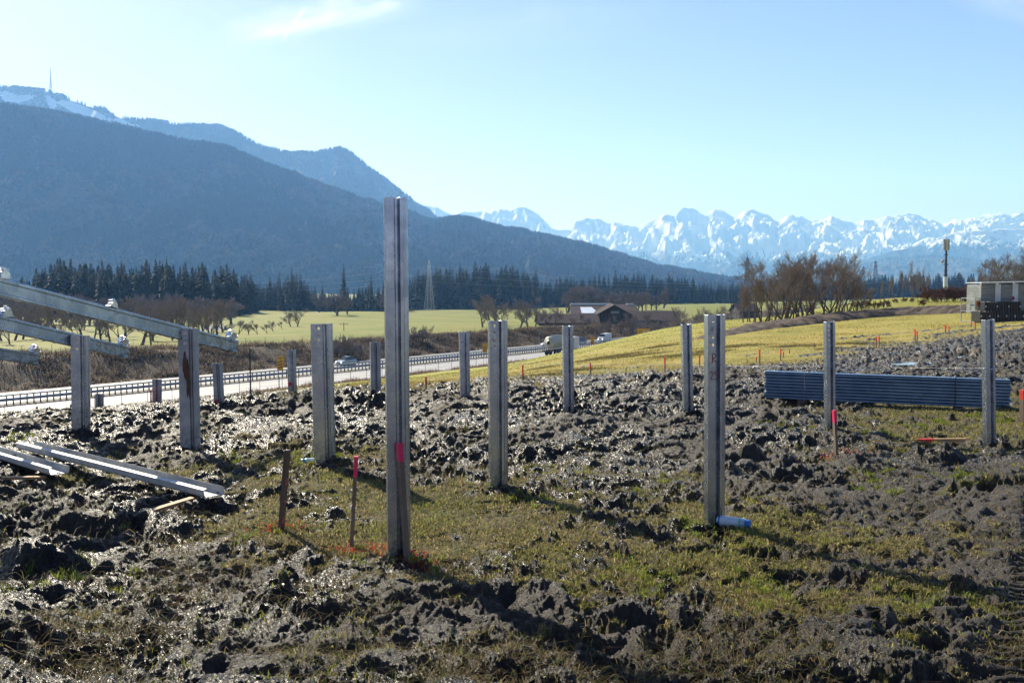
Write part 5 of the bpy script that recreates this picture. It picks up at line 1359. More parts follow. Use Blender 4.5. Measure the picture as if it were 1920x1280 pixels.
# ------------------------------------------------------------ pallets of modules at the right
def pallets():
    g = G(1878, 600); Y = 62.0; k = Y/F
    x0 = (1828-960)*k; x1 = (1990-960)*k; z0 = CAMZ-(607-535)*k; zt = CAMZ-(530-535)*k
    z0 = min(z0, gz((x0+x1)/2, Y))
    M_crate = simple('wrapped_module_stack', (.26, .28, .28), (.17, .185, .18), 1.4, .35, 0, 0, stretch=(1, 1, 5))
    root = empty('module_pallet', (x0, Y, z0)); tag(root, 'shrink-wrapped stack of grey panels with white straps on a metal rack, far right', 'pallet stack')
    H = zt-z0; W = x1-x0; t0 = .62
    b = MB(); n = 5
    for i in range(n):
        w = W/n; hh = (H-t0)*(.93+.02*i)
        b.box((w*(i+.5)+.35, 1.0, t0+hh/2), (w*.985, 2.0, hh), bev=.03)
    b.build('panel_stack', M_crate, root)
    for i in range(n):
        w = W/n; x = w*(i+1)+.30
        s = MB(); hh = (H-t0)*(.94+.02*i); s.box((x, -.03, t0+hh/2), (.34, .05, hh)); s.box((x, 1.0, t0+hh+.02), (.34, 2.06, .03)); s.build('white_strap', M_sky_l, root)
    l = MB(); l.box((W/2+.3, .9, t0+(H-t0)+.05), (W, 2.1, .05), rot=Matrix.Rotation(-.02, 3, 'Y')); l.build('top_cover', M_sky_l, root)
    f = MB()
    for (x, y) in ((0, 0), (0, 1.9), (.3, 0)): f.tube([(x, y, 0), (x, y, H*.62)], .035, 5)
    for z in (.1, H*.30, H*.62): f.tube([(0, 0, z), (0, 1.9, z)], .03, 5); f.tube([(-.05, 0, z), (2.8, -.05, z)], .022, 5)
    f.build('metal_rack', M_lat, root)
    p = MB(); p.box((.14, -.08, H*.50), (.24, .03, .42)); o = p.build('yellow_notice', simple('pale_yellow', (.55, .45, .18), None, 3, .6), root)
    q_ = MB(); q_.box((.12, -.10, H*.50), (.12, .02, .20)); q_.build('orange_mark', M_orange, o)
    p = MB(); p.box((2.3, -.04, H*.62), (.20, .03, .22)); p.build('orange_sticker', M_orange, root)
    for (row, xa_, xb_, za, zb_, yy) in (('upper', 1846, 1916, 586, 565, -.9), ('lower', 1838, 1975, 604, 583, -1.3)):
        Yr = Y+yy; kk = Yr/F
        r0 = empty('profile_bundle', ((xa_-960)*kk, Yr, CAMZ-(za-535)*kk))
        tag(r0, ('upper' if row == 'upper' else 'lower')+' bundle of black profiles with white end dots in front of the panel stack', 'profile bundle', 'bundles of black profiles')
        Wd = (xb_-xa_)*kk; Hh = (za-zb_)*kk; n_ = int(Wd/.17)
        c = MB()
        for i in range(n_):
            c.box((i*Wd/n_+.07, .6, Hh*.5-.02*(i % 2)), (.135, 1.2, Hh*.96), bev=.02)
        cc = c.build('profiles', M_black, r0); 
        if row == 'lower':
            bt = MB(); bt.box((Wd/2, .6, Hh+.03), (Wd, .25, .06)); bt.build('timber', M_wood, r0)
        for i in range(0, n_, 4 if row == 'upper' else 3):
            d_ = MB(); d_.tube([(i*Wd/n_+.07, .0, Hh*.55), (i*Wd/n_+.07, -.02, Hh*.55)], .05, 8); d_.build('white_end_dot', M_line, r0)
pallets()
# ------------------------------------------------------------ trees
def spruce_mesh(seed, H=20.0, wr=.145, bare=.06, mats=None):
    """trunk plus drooping whorls of ragged branches, unit height scaled by H"""
    rg = np.random.default_rng(seed); vs = []; fs = []
    def add(v, f):
        b = len(vs); vs.extend(v); fs.extend([tuple(i+b for i in q_) for q_ in f])
    nl = int(30)
    for i in range(nl):
        t = bare+(1-bare)*(i/nl)**.92
        r0 = wr*H*(1-t)**.80*rg.uniform(.75, 1.15)+.12
        nb = int(9-3*t); a0 = rg.uniform(0, 6.28)
        for k in range(nb):
            a = a0+2*pi*k/nb+rg.normal(0, .25); L = r0*rg.uniform(.65, 1.2); z = H*t+rg.normal(0, .12)
            ca, sa = cos(a), sin(a); wd = L*rg.uniform(.22, .34); dr = L*rg.uniform(.25, .55)
            up = rg.uniform(-.1, .25)*L*.3
            p0 = (0, 0, z+.25); p1 = (ca*L*.55-sa*wd, sa*L*.55+ca*wd, z-dr*.35+up); p2 = (ca*L, sa*L, z-dr+up*2); p3 = (ca*L*.55+sa*wd, sa*L*.55-ca*wd, z-dr*.35+up)
            p4 = (ca*L*.6, sa*L*.6, z-dr*1.15-.15*H*.05)
            add([p0, p1, p2, p3, p4], [(0, 1, 2), (0, 2, 3), (0, 4, 2), (1, 4, 2)])
    # tip
    add([(0, 0, H*1.03), (.09*wr*H, 0, H*.95), (-.05*wr*H, .08*wr*H, H*.95), (-.05*wr*H, -.08*wr*H, H*.95)], [(0, 1, 2), (0, 2, 3), (0, 3, 1)])
    return vs, fs
M_spruce = foliage('spruce_needles', c1=(.018, .036, .018), c2=(.030, .050, .020), trans=.12)
M_spruce_far = foliage('spruce_far', c1=(.020, .034, .026), c2=(.030, .044, .028), trans=.1)
M_bark = simple('bark', (.11, .09, .075), (.07, .056, .047), 2, .9, 0, .3, .02)
M_bark_pale = simple('pale_bark', (.20, .17, .15), (.12, .10, .09), 2, .9)
def trunk_into(root_or_none, H, r, name='trunk'):
    mb = MB(); mb.tube([(0, 0, -.4), (0, 0, H*.35), (.02*H*.1, 0, H*.97)], [r, r*.75, r*.12], 6); return mb.build(name, M_bark, root_or_none)
spruce_protos = []
def new_spruce(seed, wr):
    vs, fs = spruce_mesh(seed, 20.0, wr)
    root = empty('spruce_tree', (0, 0, 0)); mesh_obj('crown', vs, fs, M_spruce, root); trunk_into(root, 20, .28)
    root['category'] = 'tree'; return root
for i, wr in enumerate((.145, .125, .165, .11, .15)): spruce_protos.append([new_spruce(100+i, wr), False])
def place_from(pool, i, loc, sc, rz, label, group, sxy=1.0):
    pr = pool[i % len(pool)]
    if not pr[1]: o = pr[0]; pr[1] = True
    else: o = copy_tree(pr[0])
    o.location = loc; o.scale = (sc*sxy, sc*sxy, sc); o.rotation_euler = (0, 0, rz)
    tag(o, label, 'tree', group); return o
TOPS = [(-60, 555), (0, 545), (40, 522), (110, 490), (160, 494), (300, 494), (345, 499), (400, 502), (440, 503), (465, 514), (480, 532), (500, 528), (548, 520), (570, 524), (590, 538), (620, 545), (648, 540), (700, 530), (725, 535), (760, 515), (800, 512), (820, 507), (850, 500), (900, 498), (940, 500), (975, 508), (1010, 516), (1050, 524), (1100, 522), (1150, 514), (1200, 514), (1250, 517), (1300, 524), (1345, 530), (1400, 536)]
YB = [(-60, 420), (440, 430), (480, 560), (740, 580), (760, 640), (960, 680), (1100, 720), (1400, 760)]
rg = np.random.default_rng(3); k = 0
def tree_at(px, ytop, Y, pool, kk, label, group, baseH=20.0, sxy=1.0, zoff=0.0):
    x = (px-960)/F*Y; z0 = gz(x, Y)+zoff; H = CAMZ-(ytop-535)*Y/F-z0
    return place_from(pool, kk, (x, Y, z0), H/baseH, rg.uniform(0, 6.28), label, group, sxy)
px = -45.0
while px < 1395:
    yt = np.interp(px, [p[0] for p in TOPS], [p[1] for p in TOPS]); Y = np.interp(px, [p[0] for p in YB], [p[1] for p in YB])
    if not (612 < px < 668 and False):
        if px < 740: lab, grp = 'dark spruce in the wood left of the tallest post, foot of the mountain', 'spruces in the wood left of the tallest post'
        elif px < 1050: lab, grp = 'dark spruce in the wood behind the slender pylon', 'spruces in the wood behind the slender pylon'
        else: lab, grp = 'dark spruce in the wood behind the farm buildings', 'spruces in the wood behind the farm'
        tree_at(px, yt+rg.uniform(-9, 24), Y+rg.uniform(-10, 18), spruce_protos, int(rg.integers(0, 5)), lab, grp, sxy=rg.uniform(1.25, 1.85))
    px += rg.uniform(4.6, 7.8)
for (px, yt, lab) in ((115, 483, 'tallest spruce at the left end of the dark wood'), (314, 484, 'pointed spruce standing out above the dark wood, over the longest rafter'), (548, 500, 'tall thin spruce standing above the wood, over the pale wide post'),
                      (525, 512, 'slim spruce just left of the tall thin one'), (645, 494, 'tallest slim spruce, left of the tallest post'), (696, 512, 'pointed spruce close left of the tallest post'), (862, 492, 'pointed spruce highest over the wood right of the pylon'), (1115, 512, 'single tall dark spruce above the barn roofs')):
    tree_at(px, yt, np.interp(px, [p[0] for p in YB], [p[1] for p in YB])-14, spruce_protos, 3, lab, None, sxy=.95)
# the wood's depth behind the front row: one mass
def wood_mass(name, px0, px1, tops, Yb, depth, n, seed, mat, label, hx=(0, 14), wr=.16, dec=.0):
    rg_ = np.random.default_rng(seed); allv = []; allf = []; tint = []; off = 0
    protos = [spruce_mesh(500+i, 20.0, wr) for i in range(3)]
    arr = [(np.array(v), np.array([f for f in fs])) for v, fs in protos]
    for i in range(n):
        px = rg_.uniform(px0, px1); d = rg_.uniform(0, 1)
        Y = np.interp(px, [p[0] for p in Yb], [p[1] for p in Yb])+12+depth*d
        yt = np.interp(px, [p[0] for p in tops], [p[1] for p in tops])+rg_.uniform(*hx)-2
        x = (px-960)/F*Y; z0 = gz(x, Y); H = CAMZ-(yt-535)*Y/F-z0
        if H < 3: continue
        v, f = arr[i % 3]; a = rg_.uniform(0, 6.28); c, s_ = cos(a), sin(a); k_ = H/20; kx = k_*rg_.uniform(1.15, 1.7)
        vv = np.stack([(v[:, 0]*c-v[:, 1]*s_)*kx+x, (v[:, 0]*s_+v[:, 1]*c)*kx+Y, v[:, 2]*k_+z0], -1)
        allv.append(vv); allf.append(f+off); off += len(v)
        g_ = np.array([.022, .036, .026, 1])*np.array([*([rg_.uniform(.75, 1.3)]*3), 1]); tint.append(np.tile(g_, (len(v), 1)))
    o = mesh_obj(name, np.concatenate(allv), np.concatenate(allf), mat, None, False, None, {'tint': np.concatenate(tint)})
    return tag(o, label, 'wood', kind='stuff')
M_mass = foliage('wood_mass', True, trans=.1)
wood_mass('spruce_wood', -80, 480, TOPS, YB, 60, 130, 1, M_mass, 'depth of the dark spruce wood at the left')
wood_mass('spruce_wood', 480, 760, TOPS, YB, 50, 70, 2, M_mass, 'depth of the spruce wood behind the hill tree', hx=(4, 22))
wood_mass('spruce_wood', 745, 1400, TOPS, YB, 90, 230, 4, M_mass, 'depth of the dark spruce wood behind pylon and farm', hx=(0, 14))
T2 = [(1380, 532), (1450, 530), (1600, 520), (1640, 517), (1700, 515), (1760, 514), (1800, 512), (1850, 514), (1900, 515), (2050, 512)]
wood_mass('far_spruce_wood', 1380, 2050, T2, [(1380, 820), (2050, 820)], 120, 330, 5, M_mass, 'far low band of dark wood on the right horizon', hx=(0, 10))

def bare_tree(seed, H=10.0, spread=.5, stems=1, levels=5, twig=.012, kids=(3, 4), fork=.30, lean=.0, trunk_frac=.22, upb=.25):
    """leafless tree: trunk and limbs in one mesh, fine twigs of the crown in another"""
    rg_ = random.Random(seed); T = MB(); C_v = []; C_f = []
    def seg_twig(a, b, r0, r1):
        d = b-a
        if d.length < 1e-5: return
        u = d.cross(Vector((.3, .5, 1))).normalized(); v = d.cross(u).normalized(); n = len(C_v)
        for (p, r_) in ((a, r0), (b, r1)):
            for k_ in range(3):
                t = 2*pi*k_/3; C_v.append(p+u*cos(t)*r_+v*sin(t)*r_)
        for k_ in range(3): C_f.append((n+k_, n+(k_+1) % 3, n+3+(k_+1) % 3, n+3+k_))
    def grow_(p, d, L, r_, lev):
        n = 3; pts = [p]; rad = [r_]; dd = d.copy()
        for i in range(n):
            dd = (dd+Vector((rg_.gauss(0, .16), rg_.gauss(0, .16), rg_.gauss(0, .10)+upb*.22))).normalized()
            pts.append(pts[-1]+dd*L/n); rad.append(r_*(1-.42*(i+1)/n))
        if lev <= 2: T.tube(pts, rad, 5, caps=False)
        else:
            for i in range(n): seg_twig(pts[i], pts[i+1], max(rad[i], twig), max(rad[i+1], twig*.8))
        if lev >= levels: return
        nk = rg_.randint(*kids)+(1 if lev >= 3 else 0)
        for j in range(nk):
            t = rg_.uniform(.2, 1.0) if j else 1.0
            i = min(int(t*n), n-1); q_ = pts[i].lerp(pts[i+1], t*n-i) if t < 1 else pts[-1]
            a = rg_.uniform(0, 2*pi); ax = dd.orthogonal().normalized(); ax = Matrix.Rotation(a, 3, dd) @ ax
            ang = rg_.gauss(spread, .18) if j else rg_.gauss(spread*.4, .12)
            nd = (Matrix.Rotation(ang, 3, ax) @ dd); nd.z += upb*.3; nd.normalize()
            grow_(q_, nd, L*rg_.uniform(.58, .80), max(r_*(1-.42*t)*rg_.uniform(.5, .68), twig), lev+1)
    for s_ in range(stems):
        a = 2*pi*s_/max(stems, 1)+rg_.uniform(-.4, .4); o = .0 if stems == 1 else rg_.uniform(.2, .7)
        d = Vector((cos(a)*lean, sin(a)*lean, 1)).normalized()
        grow_(Vector((cos(a)*o, sin(a)*o, -.3)), d, H*trunk_frac*(1 if stems == 1 else rg_.uniform(.8, 1.2)), H*(.020 if stems == 1 else .011), 0)
    zmax = max([v.z for v in C_v]+[1]); k_ = H/zmax
    return [Vector(v)*k_ for v in T.v], T.f, [v*k_ for v in C_v], C_f
def twig_mat(name, c1, c2): 
    return foliage(name, c1=c1, c2=c2, trans=.08, scale=1.5, rough=.8)
M_twig = twig_mat('grey_brown_twigs', (.25, .21, .175), (.30, .245, .20))
M_twig_dark = twig_mat('dark_twigs', (.055, .042, .034), (.075, .058, .046))
M_twig_grey = twig_mat('mauve_grey_twigs', (.27, .22, .21), (.20, .165, .16))
M_twig_red = twig_mat('red_brown_twigs', (.17, .085, .05), (.12, .06, .04))
def bare_proto(name, mt, **kw):
    tv, tf, cv, cf = bare_tree(**kw); root = empty(name, (0, 0, 0)); mesh_obj('trunk', tv, tf, M_bark, root); mesh_obj('crown', cv, cf, mt, root)
    root['category'] = 'tree'; return [root, False]
big = [bare_proto('bare_tree', M_twig, seed=s_, H=10, levels=6, twig=.011, kids=(2, 3), spread=.50, trunk_frac=.25, stems=st_, lean=.32 if st_ > 1 else 0, upb=.28) for s_, st_ in ((1, 4), (2, 3), (3, 5), (4, 4))]
field_t = [bare_proto('bare_tree', M_twig, seed=s_, H=10, levels=5, twig=.020, kids=(3, 4), spread=.6, trunk_frac=.24) for s_ in (11, 12, 13)]
far_t = [bare_proto('bare_tree', M_twig_grey, seed=s_, H=10, levels=5, twig=.034, kids=(3, 4), spread=.6, trunk_frac=.20) for s_ in (21, 22, 23)]
def bt(px, ytop, Y, pool, label, group, sxy=1.0, ybase=None):
    x = (px-960)/F*Y; z0 = gz(x, Y); H = CAMZ-(ytop-535)*Y/F-z0
    return place_from(pool, int(rg.integers(0, len(pool))), (x, Y, z0), max(H, .5)/10.0, rg.uniform(0, 6.28), label, group, sxy)
# the big clump right of centre
for (px, yt, Y) in ((1402, 512, 92), (1418, 498, 90), (1436, 486, 88), (1455, 479, 92), (1472, 474, 86), (1488, 468, 90), (1503, 466, 84), (1520, 470, 92), (1536, 464, 86), (1552, 465, 90), (1566, 472, 86), (1582, 484, 92), (1596, 500, 88), (1606, 516, 94), (1445, 505, 80), (1510, 485, 98)):
    bt(px, yt+rg.uniform(-3, 4), Y, big, 'leafless tree in the dense clump right of the post with red handwriting', 'bare trees of the dense clump', rg.uniform(.75, 1.0))
for (px, yt, Y, s_) in ((1846, 498, 150, 1), (1868, 482, 145, 1.1), (1893, 472, 150, 1.1), (1918, 462, 140, 1.15), (1945, 458, 150, 1.1)):
    bt(px, yt, Y, big, 'leafless tree behind the panel stack at the far right', 'bare trees behind the panel stack', s_)
for (px, yt) in ((1690, 505), (1712, 482), (1722, 498), (1735, 505), (1650, 525), (1668, 518), (1602, 530), (1630, 535)):
    bt(px, yt, 175+rg.uniform(-10, 10), field_t, 'thin leafless tree between the clump and the phone mast', 'thin bare trees before the phone mast', .32)
# left: trees below the rafters, between the bank and the wood
for i in range(46):
    px = -20+i*9.6+rg.uniform(-6, 6); yt = 575+rg.uniform(-18, 22)-(14 if 300 < px < 390 else 0)
    bt(px, yt, rg.uniform(175, 260), field_t, 'leafless tree between the spruce wood and the brown bank, behind the rafters', 'bare trees behind the rafters', rg.uniform(.8, 1.15))
for i in range(26):
    px = -15+i*18+rg.uniform(-8, 8); yt = 553+rg.uniform(-10, 16)+(12 if px > 400 else 0)
    bt(px, yt, rg.uniform(300, 390), far_t, 'brown leafless tree right in front of the dark wood at the left', 'brown trees in front of the left wood', rg.uniform(1.0, 1.4))
# orchard row on the green slope
for (px, yt, yb_) in ((430, 604, 640), (447, 600, 637), (465, 598, 632), (482, 606, 628), (500, 607, 625), (512, 600, 621), (528, 602, 616), (545, 582, 612), (557, 577, 612)):
    g = G(px, yb_); bt(px, yt, max(g.y, 235), field_t, 'small orchard tree in the row climbing the green slope', 'orchard row on the green slope', 1.2)
bt(632, 548, 395, far_t, 'big grey leafless tree alone on the crest of the green field', None, 1.5)
bt(652, 560, 405, far_t, 'lower grey leafless tree leaning out beside the big one on the crest', None, 1.3)
for (px, yt, s_) in ((598, 548, 1), (612, 553, 1), (722, 540, 1.1), (740, 545, 1), (715, 560, 1)):
    bt(px, yt, 470, far_t, 'grey leafless tree at the edge of the spruce wood near the tallest post', 'grey trees at the wood edge', s_)
for (px, yt) in ((905, 560), (918, 550), (932, 556), (945, 560), (974, 553), (990, 562), (1003, 572), (1020, 575), (1040, 566)):
    bt(px, yt, rg.uniform(262, 290), field_t, 'leafless tree beside the road left of the farm', 'bare trees left of the farm', 1.05)
for i in range(20):
    px = 1062+i*9.5+rg.uniform(-4, 4); bt(px, 540+rg.uniform(-10, 18), rg.uniform(420, 480), far_t, 'mauve-grey leafless tree behind the farm roofs', 'grey trees behind the farm', 1.1)
for (px, yt) in ((1075, 592), (1092, 588), (1108, 594), (1142, 588), (1165, 592), (1190, 583), (1215, 585), (1236, 590), (1254, 588), (1100, 600), (1130, 600), (1182, 598), (1205, 600), (1228, 602)):
    bt(px, yt, rg.uniform(255, 275), field_t, 'small leafless tree in front of the farm buildings', 'small trees before the farm', 1.0)
for (px, yt) in ((1284, 574), (1311, 574), (1326, 571), (1345, 574), (1362, 580), (1298, 585), (1270, 580), (1378, 576)):
    bt(px, yt, rg.uniform(215, 250), field_t, 'small young tree on the green strip right of the farm', 'young trees right of the farm', .95)
# bushes
bush_p = [bare_proto('bare_bush', M_twig, seed=s_, H=3, levels=4, twig=.022, kids=(3, 4), spread=.6, stems=7, lean=.7, trunk_frac=.3) for s_ in (31, 32, 33)]
bush_r = [bare_proto('bare_bush', M_twig_red, seed=s_, H=3, levels=5, twig=.013, kids=(3, 3), spread=.5, stems=8, lean=.6, trunk_frac=.28, upb=.3) for s_ in (41, 42)]
def bush(px, yt, Y, pool, label, group=None, sxy=1.0):
    x = (px-960)/F*Y; z0 = gz(x, Y); H = CAMZ-(yt-535)*Y/F-z0
    o = place_from(pool, int(rg.integers(0, len(pool))), (x, Y, z0), max(.6, H)/3.0, rg.uniform(0, 6.28), label, group, sxy); o['category'] = 'bush'; return o
bush(648, 626, 178, bush_p, 'bare bush on the bank above the nearest car', None, 1.0)
bush(787, 608, 205, bush_p, 'bare bush on the bank right of the tallest post', None, 1.0)
bush(880, 618, 225, bush_p, 'bare bush on the bank above the short post and yellow sign', None, .9)
bush(1745, 532, 108, bush_r, 'rust-red bush directly before the phone mast', None, 1.1)
for (px, yt) in ((1768, 538), (1788, 533), (1805, 530), (1820, 532), (1838, 536)):
    bush(px, yt, 104+rg.uniform(-4, 4), bush_r, 'brown leafless bush between the rust-red bush and the panel stack', 'brown bushes beside the panel stack', 1.2)
for px in (1610, 1625, 1643, 1660, 1678, 1695, 1710, 1728):
    bush(px, 562+rg.uniform(-6, 6), 100+rg.uniform(-6, 10), bush_r, 'low thin scrub on the grassy rise behind the earth bank', 'low scrub behind the earth bank', .8)
for pool in (spruce_protos, big, field_t, far_t, bush_p, bush_r):
    for pr in pool:
        if not pr[1]:
            for c_ in list(pr[0].children): bpy.data.objects.remove(c_)
            bpy.data.objects.remove(pr[0])

# ------------------------------------------------------------ grass, straw, scrub: blades in single meshes
def blades(name, x, y, z, h, w, tint, mat, label, cat, lean=.5, seed=1, segs=2):
    rg_ = np.random.default_rng(seed); n = len(x)
    a = rg_.uniform(0, 2*pi, n); ln = rg_.normal(0, lean, (n, 2))
    bx = np.cos(a)*w/2; by = np.sin(a)*w/2
    p0 = np.stack([x-bx, y-by, z-.004], -1); p1 = np.stack([x+bx, y+by, z-.004], -1)
    mx_ = x+ln[:, 0]*h*.35; my_ = y+ln[:, 1]*h*.35; zm = z+h*.58
    p2 = np.stack([mx_-bx*.8, my_-by*.8, zm], -1); p3 = np.stack([mx_+bx*.8, my_+by*.8, zm], -1)
    nl = np.minimum(np.hypot(ln[:, 0], ln[:, 1]), 1.5)
    p4 = np.stack([x+ln[:, 0]*h, y+ln[:, 1]*h, z+h*np.clip(1.0-.45*nl, .25, 1)], -1)
    V = np.stack([p0, p1, p2, p3, p4], 1).reshape(-1, 3)
    tri = np.array([(0, 1, 3), (0, 3, 2), (2, 3, 4)]); Fc = (np.arange(n)[:, None, None]*5+tri[None]).reshape(-1, 3)
    tt = np.repeat(np.concatenate([tint, np.ones((n, 1))], 1), 5, 0)
    o = mesh_obj(name, V, Fc, mat, None, False, None, {'tint': tt})
    return tag(o, label, cat, kind='stuff')
M_blade = foliage('grass_blades', True, trans=.45, rough=.6)
rgb = np.random.default_rng(12)
def screen_scatter(n, px0, px1, py0, py1):
    px = rgb.uniform(px0, px1, n); py = rgb.uniform(py0, py1, n)
    Y = CAMZ*F/(py-535); return (px-960)/F*Y, Y
def mixc(n, cols, wts, jit=.25):
    i = rgb.choice(len(cols), n, p=np.array(wts)/np.sum(wts)); c = np.array(cols)[i]*rgb.uniform(1-jit, 1+jit, (n, 1)); return c
# near turf
x, y = screen_scatter(620000, -160, 2080, 640, 1330)
s = (y < 17); x, y = x[s], y[s]
z, m = surf_z(x, y)
pch = fbm(x*2.2, y*2.2, 4, 201)
dens = np.clip((1-m)**1.3*(.55+1.5*pch+.2)+(.05+.16*sstep(6, 9, y))*(fbm(x*1.7, y*1.7, 2, 207) > .0), 0, 1)
keep = rgb.uniform(0, 1, len(x)) < dens*.72
x, y, z, pch = x[keep], y[keep], z[keep], pch[keep]
n = len(x); gp = sstep(.0, .4, fbm(x*.8, y*.8, 3, 205)+.25*sstep(7, 11, y)*sstep(2, 4, x)+.12)
cols_g = mixc(n, [(.21, .235, .045), (.32, .30, .08), (.12, .14, .035)], [4, 4, 3]); cols_s = mixc(n, [(.44, .36, .18), (.20, .145, .08), (.20, .17, .07)], [3, 4, 4])
isg = (rgb.uniform(0, 1, n) < .28+.42*gp)[:, None]
tint = np.where(isg, cols_g, cols_s)
hh = rgb.uniform(.010, .030, n)*(1+.4*gp)*(1+.5*(rgb.uniform(0, 1, n) > .97)); ww = rgb.uniform(.0025, .0055, n)*(.6+y*.11)
blades('grass', x, y, z, hh, ww, tint, M_blade, 'short trampled winter grass between the clods', 'grass', .75, 2)
# soil heaved up and splashed round each driven post: small crumbs
cr = MB(); rc = random.Random(9)
for o_ in list(scene.objects):
    if o_.name.startswith('steel_post'):
        for i in range(46):
            a_ = rc.uniform(0, 2*pi); d_ = abs(rc.gauss(0, .06))+.055; X_, Y_ = o_.location.x+cos(a_)*d_, o_.location.y+sin(a_)*d_
            s_ = rc.uniform(.008, .03); z_ = float(surf_z(X_, Y_)[0][0])
            cr.box((X_, Y_, z_+s_*.25), (s_*rc.uniform(.7, 1.6), s_, s_*rc.uniform(.5, .9)), rot=Matrix.Rotation(rc.uniform(0, 3), 3, 'Z') @ Matrix.Rotation(rc.uniform(-.6, .6), 3, 'X'), bev=s_*.2)
tag(cr.build('soil_crumbs', M_mudc), 'crumbs of dug soil around the feet of the posts', 'soil', kind='stuff')
# single straws and roots on the mud
x, y = screen_scatter(110000, -160, 2080, 700, 1330); z, m = surf_z(x, y)
k_ = (m > .5) & (y < 14) & (rgb.uniform(0, 1, len(x)) < .55*np.clip(.35+fbm(x*1.5, y*1.5, 3, 301)*2, 0, 1)); x, y, z = x[k_], y[k_], z[k_]; n = len(x)
blades('straw', x, y, z, rgb.uniform(.02, .075, n), rgb.uniform(.002, .004, n)*(.6+y*.11), mixc(n, [(.22, .17, .08), (.12, .085, .05), (.12, .14, .035)], [4, 4, 2]), M_blade, 'scattered straw and root threads on the mud', 'straw', 1.6, 3)
# bright tufts
tv = []
for (px, py, k_) in ((1400, 1090, 26), (1440, 1105, 20), (1240, 1095, 16), (1210, 1075, 14), (1180, 1085, 10), (1325, 985, 16), (1310, 1000, 8), (1720, 1128, 12), (1690, 1120, 10), (1350, 1000, 10), (590, 860, 20), (600, 870, 12), (1640, 890, 14), (1650, 920, 12), (1780, 885, 22), (1810, 890, 16),
                     (1445, 795, 18), (1500, 800, 10), (720, 1045, 6), (810, 1065, 10), (560, 870, 8), (30, 820, 14), (430, 855, 12), (150, 1100, 12), (90, 1095, 8), (500, 1010, 8), (1230, 905, 10), (1000, 950, 14), (960, 925, 8), (800, 640, 0), (1880, 790, 30), (1840, 780, 24), (1760, 790, 22), (1700, 800, 20), (1660, 820, 20), (1900, 830, 20)):
    g = G(px, py)
    for j in range(k_//2): tv.append((g.x+rgb.normal(0, .10), g.y+rgb.normal(0, .14)))
tv = np.array(tv); N = 34
x = np.repeat(tv[:, 0], N)+rgb.normal(0, .018, len(tv)*N); y = np.repeat(tv[:, 1], N)+rgb.normal(0, .018, len(tv)*N); z, m = surf_z(x, y); n = len(x)
blades('grass_tufts', x, y, z, rgb.uniform(.02, .05, n), rgb.uniform(.0025, .0045, n)*(.6+y*.10), mixc(n, [(.20, .25, .04), (.27, .29, .06), (.13, .17, .03)], [4, 3, 2]), M_blade, 'brighter green grass tufts', 'grass', .5, 4)
# sprayed blades round the marked stakes
sp = []
for (px, py, sx, sy, k_) in ((510, 992, .06, .05, 130), (550, 990, .06, .05, 120), (640, 1026, .06, .05, 150), (690, 1030, .07, .05, 200), (715, 1042, .04, .03, 90), (780, 1045, .05, .05, 150), (790, 1062, .05, .04, 120), (1585, 852, .10, .07, 200), (1550, 856, .10, .07, 150), (173, 800, .05, .05, 0)):
    g = G(px, py)
    for j in range(int(k_*.4)): sp.append((g.x+rgb.normal(0, sx), g.y+rgb.normal(0, sy)))
sp = np.array(sp); z, m = surf_z(sp[:, 0], sp[:, 1]); n = len(sp)
blades('sprayed_grass', sp[:, 0], sp[:, 1], z+.003, rgb.uniform(.012, .04, n), rgb.uniform(.003, .006, n), mixc(n, [(.55, .05, .03), (.38, .05, .03), (.45, .16, .05)], [4, 2, 2]), M_blade, 'grass sprayed orange-red around the marked stakes', 'grass', .9, 5)
# winter field behind the mud
x = []; y = []
n0 = 260000
Y = np.exp(rgb.uniform(log(14), log(105), n0)); px = rgb.uniform(-60, 2000, n0); x = (px-960)/F*Y; y = Y
z = base_h(x, y); mm_, _ = masks(x, y, z); q_ = (x-RO.x)*RN.x+(y-RO.y)*RN.y
cl = fbm(x*.25, y*.25, 4, 401)
k_ = (mm_ < .35) & (q_ > 4) & (rgb.uniform(0, 1, n0) < np.clip(.35+cl*1.6, .05, 1)); x, y, z, cl = x[k_], y[k_], z[k_], cl[k_]; n = len(x)
c1 = mixc(n, [(.42, .31, .10), (.33, .26, .07), (.24, .21, .05), (.22, .15, .07)], [4, 3, 3, 1.4], .2)
gn_ = sstep(45, 100, y)[:, None]; c1 = c1*(1-gn_*.6)+np.array([.25, .27, .05])*gn_*.6
blades('field_grass', x, y, z, rgb.uniform(.03, .07, n)*(1+y*.004)*(1+.8*np.clip(cl, 0, 1)), .004+y*.00045, c1, M_blade, 'yellow winter grass of the field', 'grass', .7, 6)
# brown weedy patches in the yellow field
x = []; y = []
for (px, py, wx, wy) in ((1155, 668, 2.2, 1.0), (1190, 668, 1.6, .8), (1130, 673, 1.2, .6), (1020, 655, .1, .1), (1275, 668, 1.2, .8), (1090, 695, .8, .5), (1020, 690, .8, .5), (1030, 705, .7, .5), (1380, 650, 1.5, 1.0), (1330, 660, 1.0, .8), (1240, 650, 1.2, .8), (1490, 650, 1.2, .6), (1560, 655, .6, .3), (1610, 645, 1.2, .5)):
    g = G(px, py); n1 = int(900*wx)+60; x.append(g.x+rgb.normal(0, wx*.55, n1)); y.append(g.y+rgb.normal(0, wy*.8, n1))
x = np.concatenate(x); y = np.concatenate(y); z = base_h(x, y); n = len(x)
blades('dry_weeds', x, y, z, rgb.uniform(.05, .16, n), rgb.uniform(.012, .022, n), mixc(n, [(.15, .12, .05), (.22, .15, .08), (.14, .16, .05)], [4, 3, 3]), M_blade, 'brown weedy patches in the yellow field', 'weeds', .6, 7)
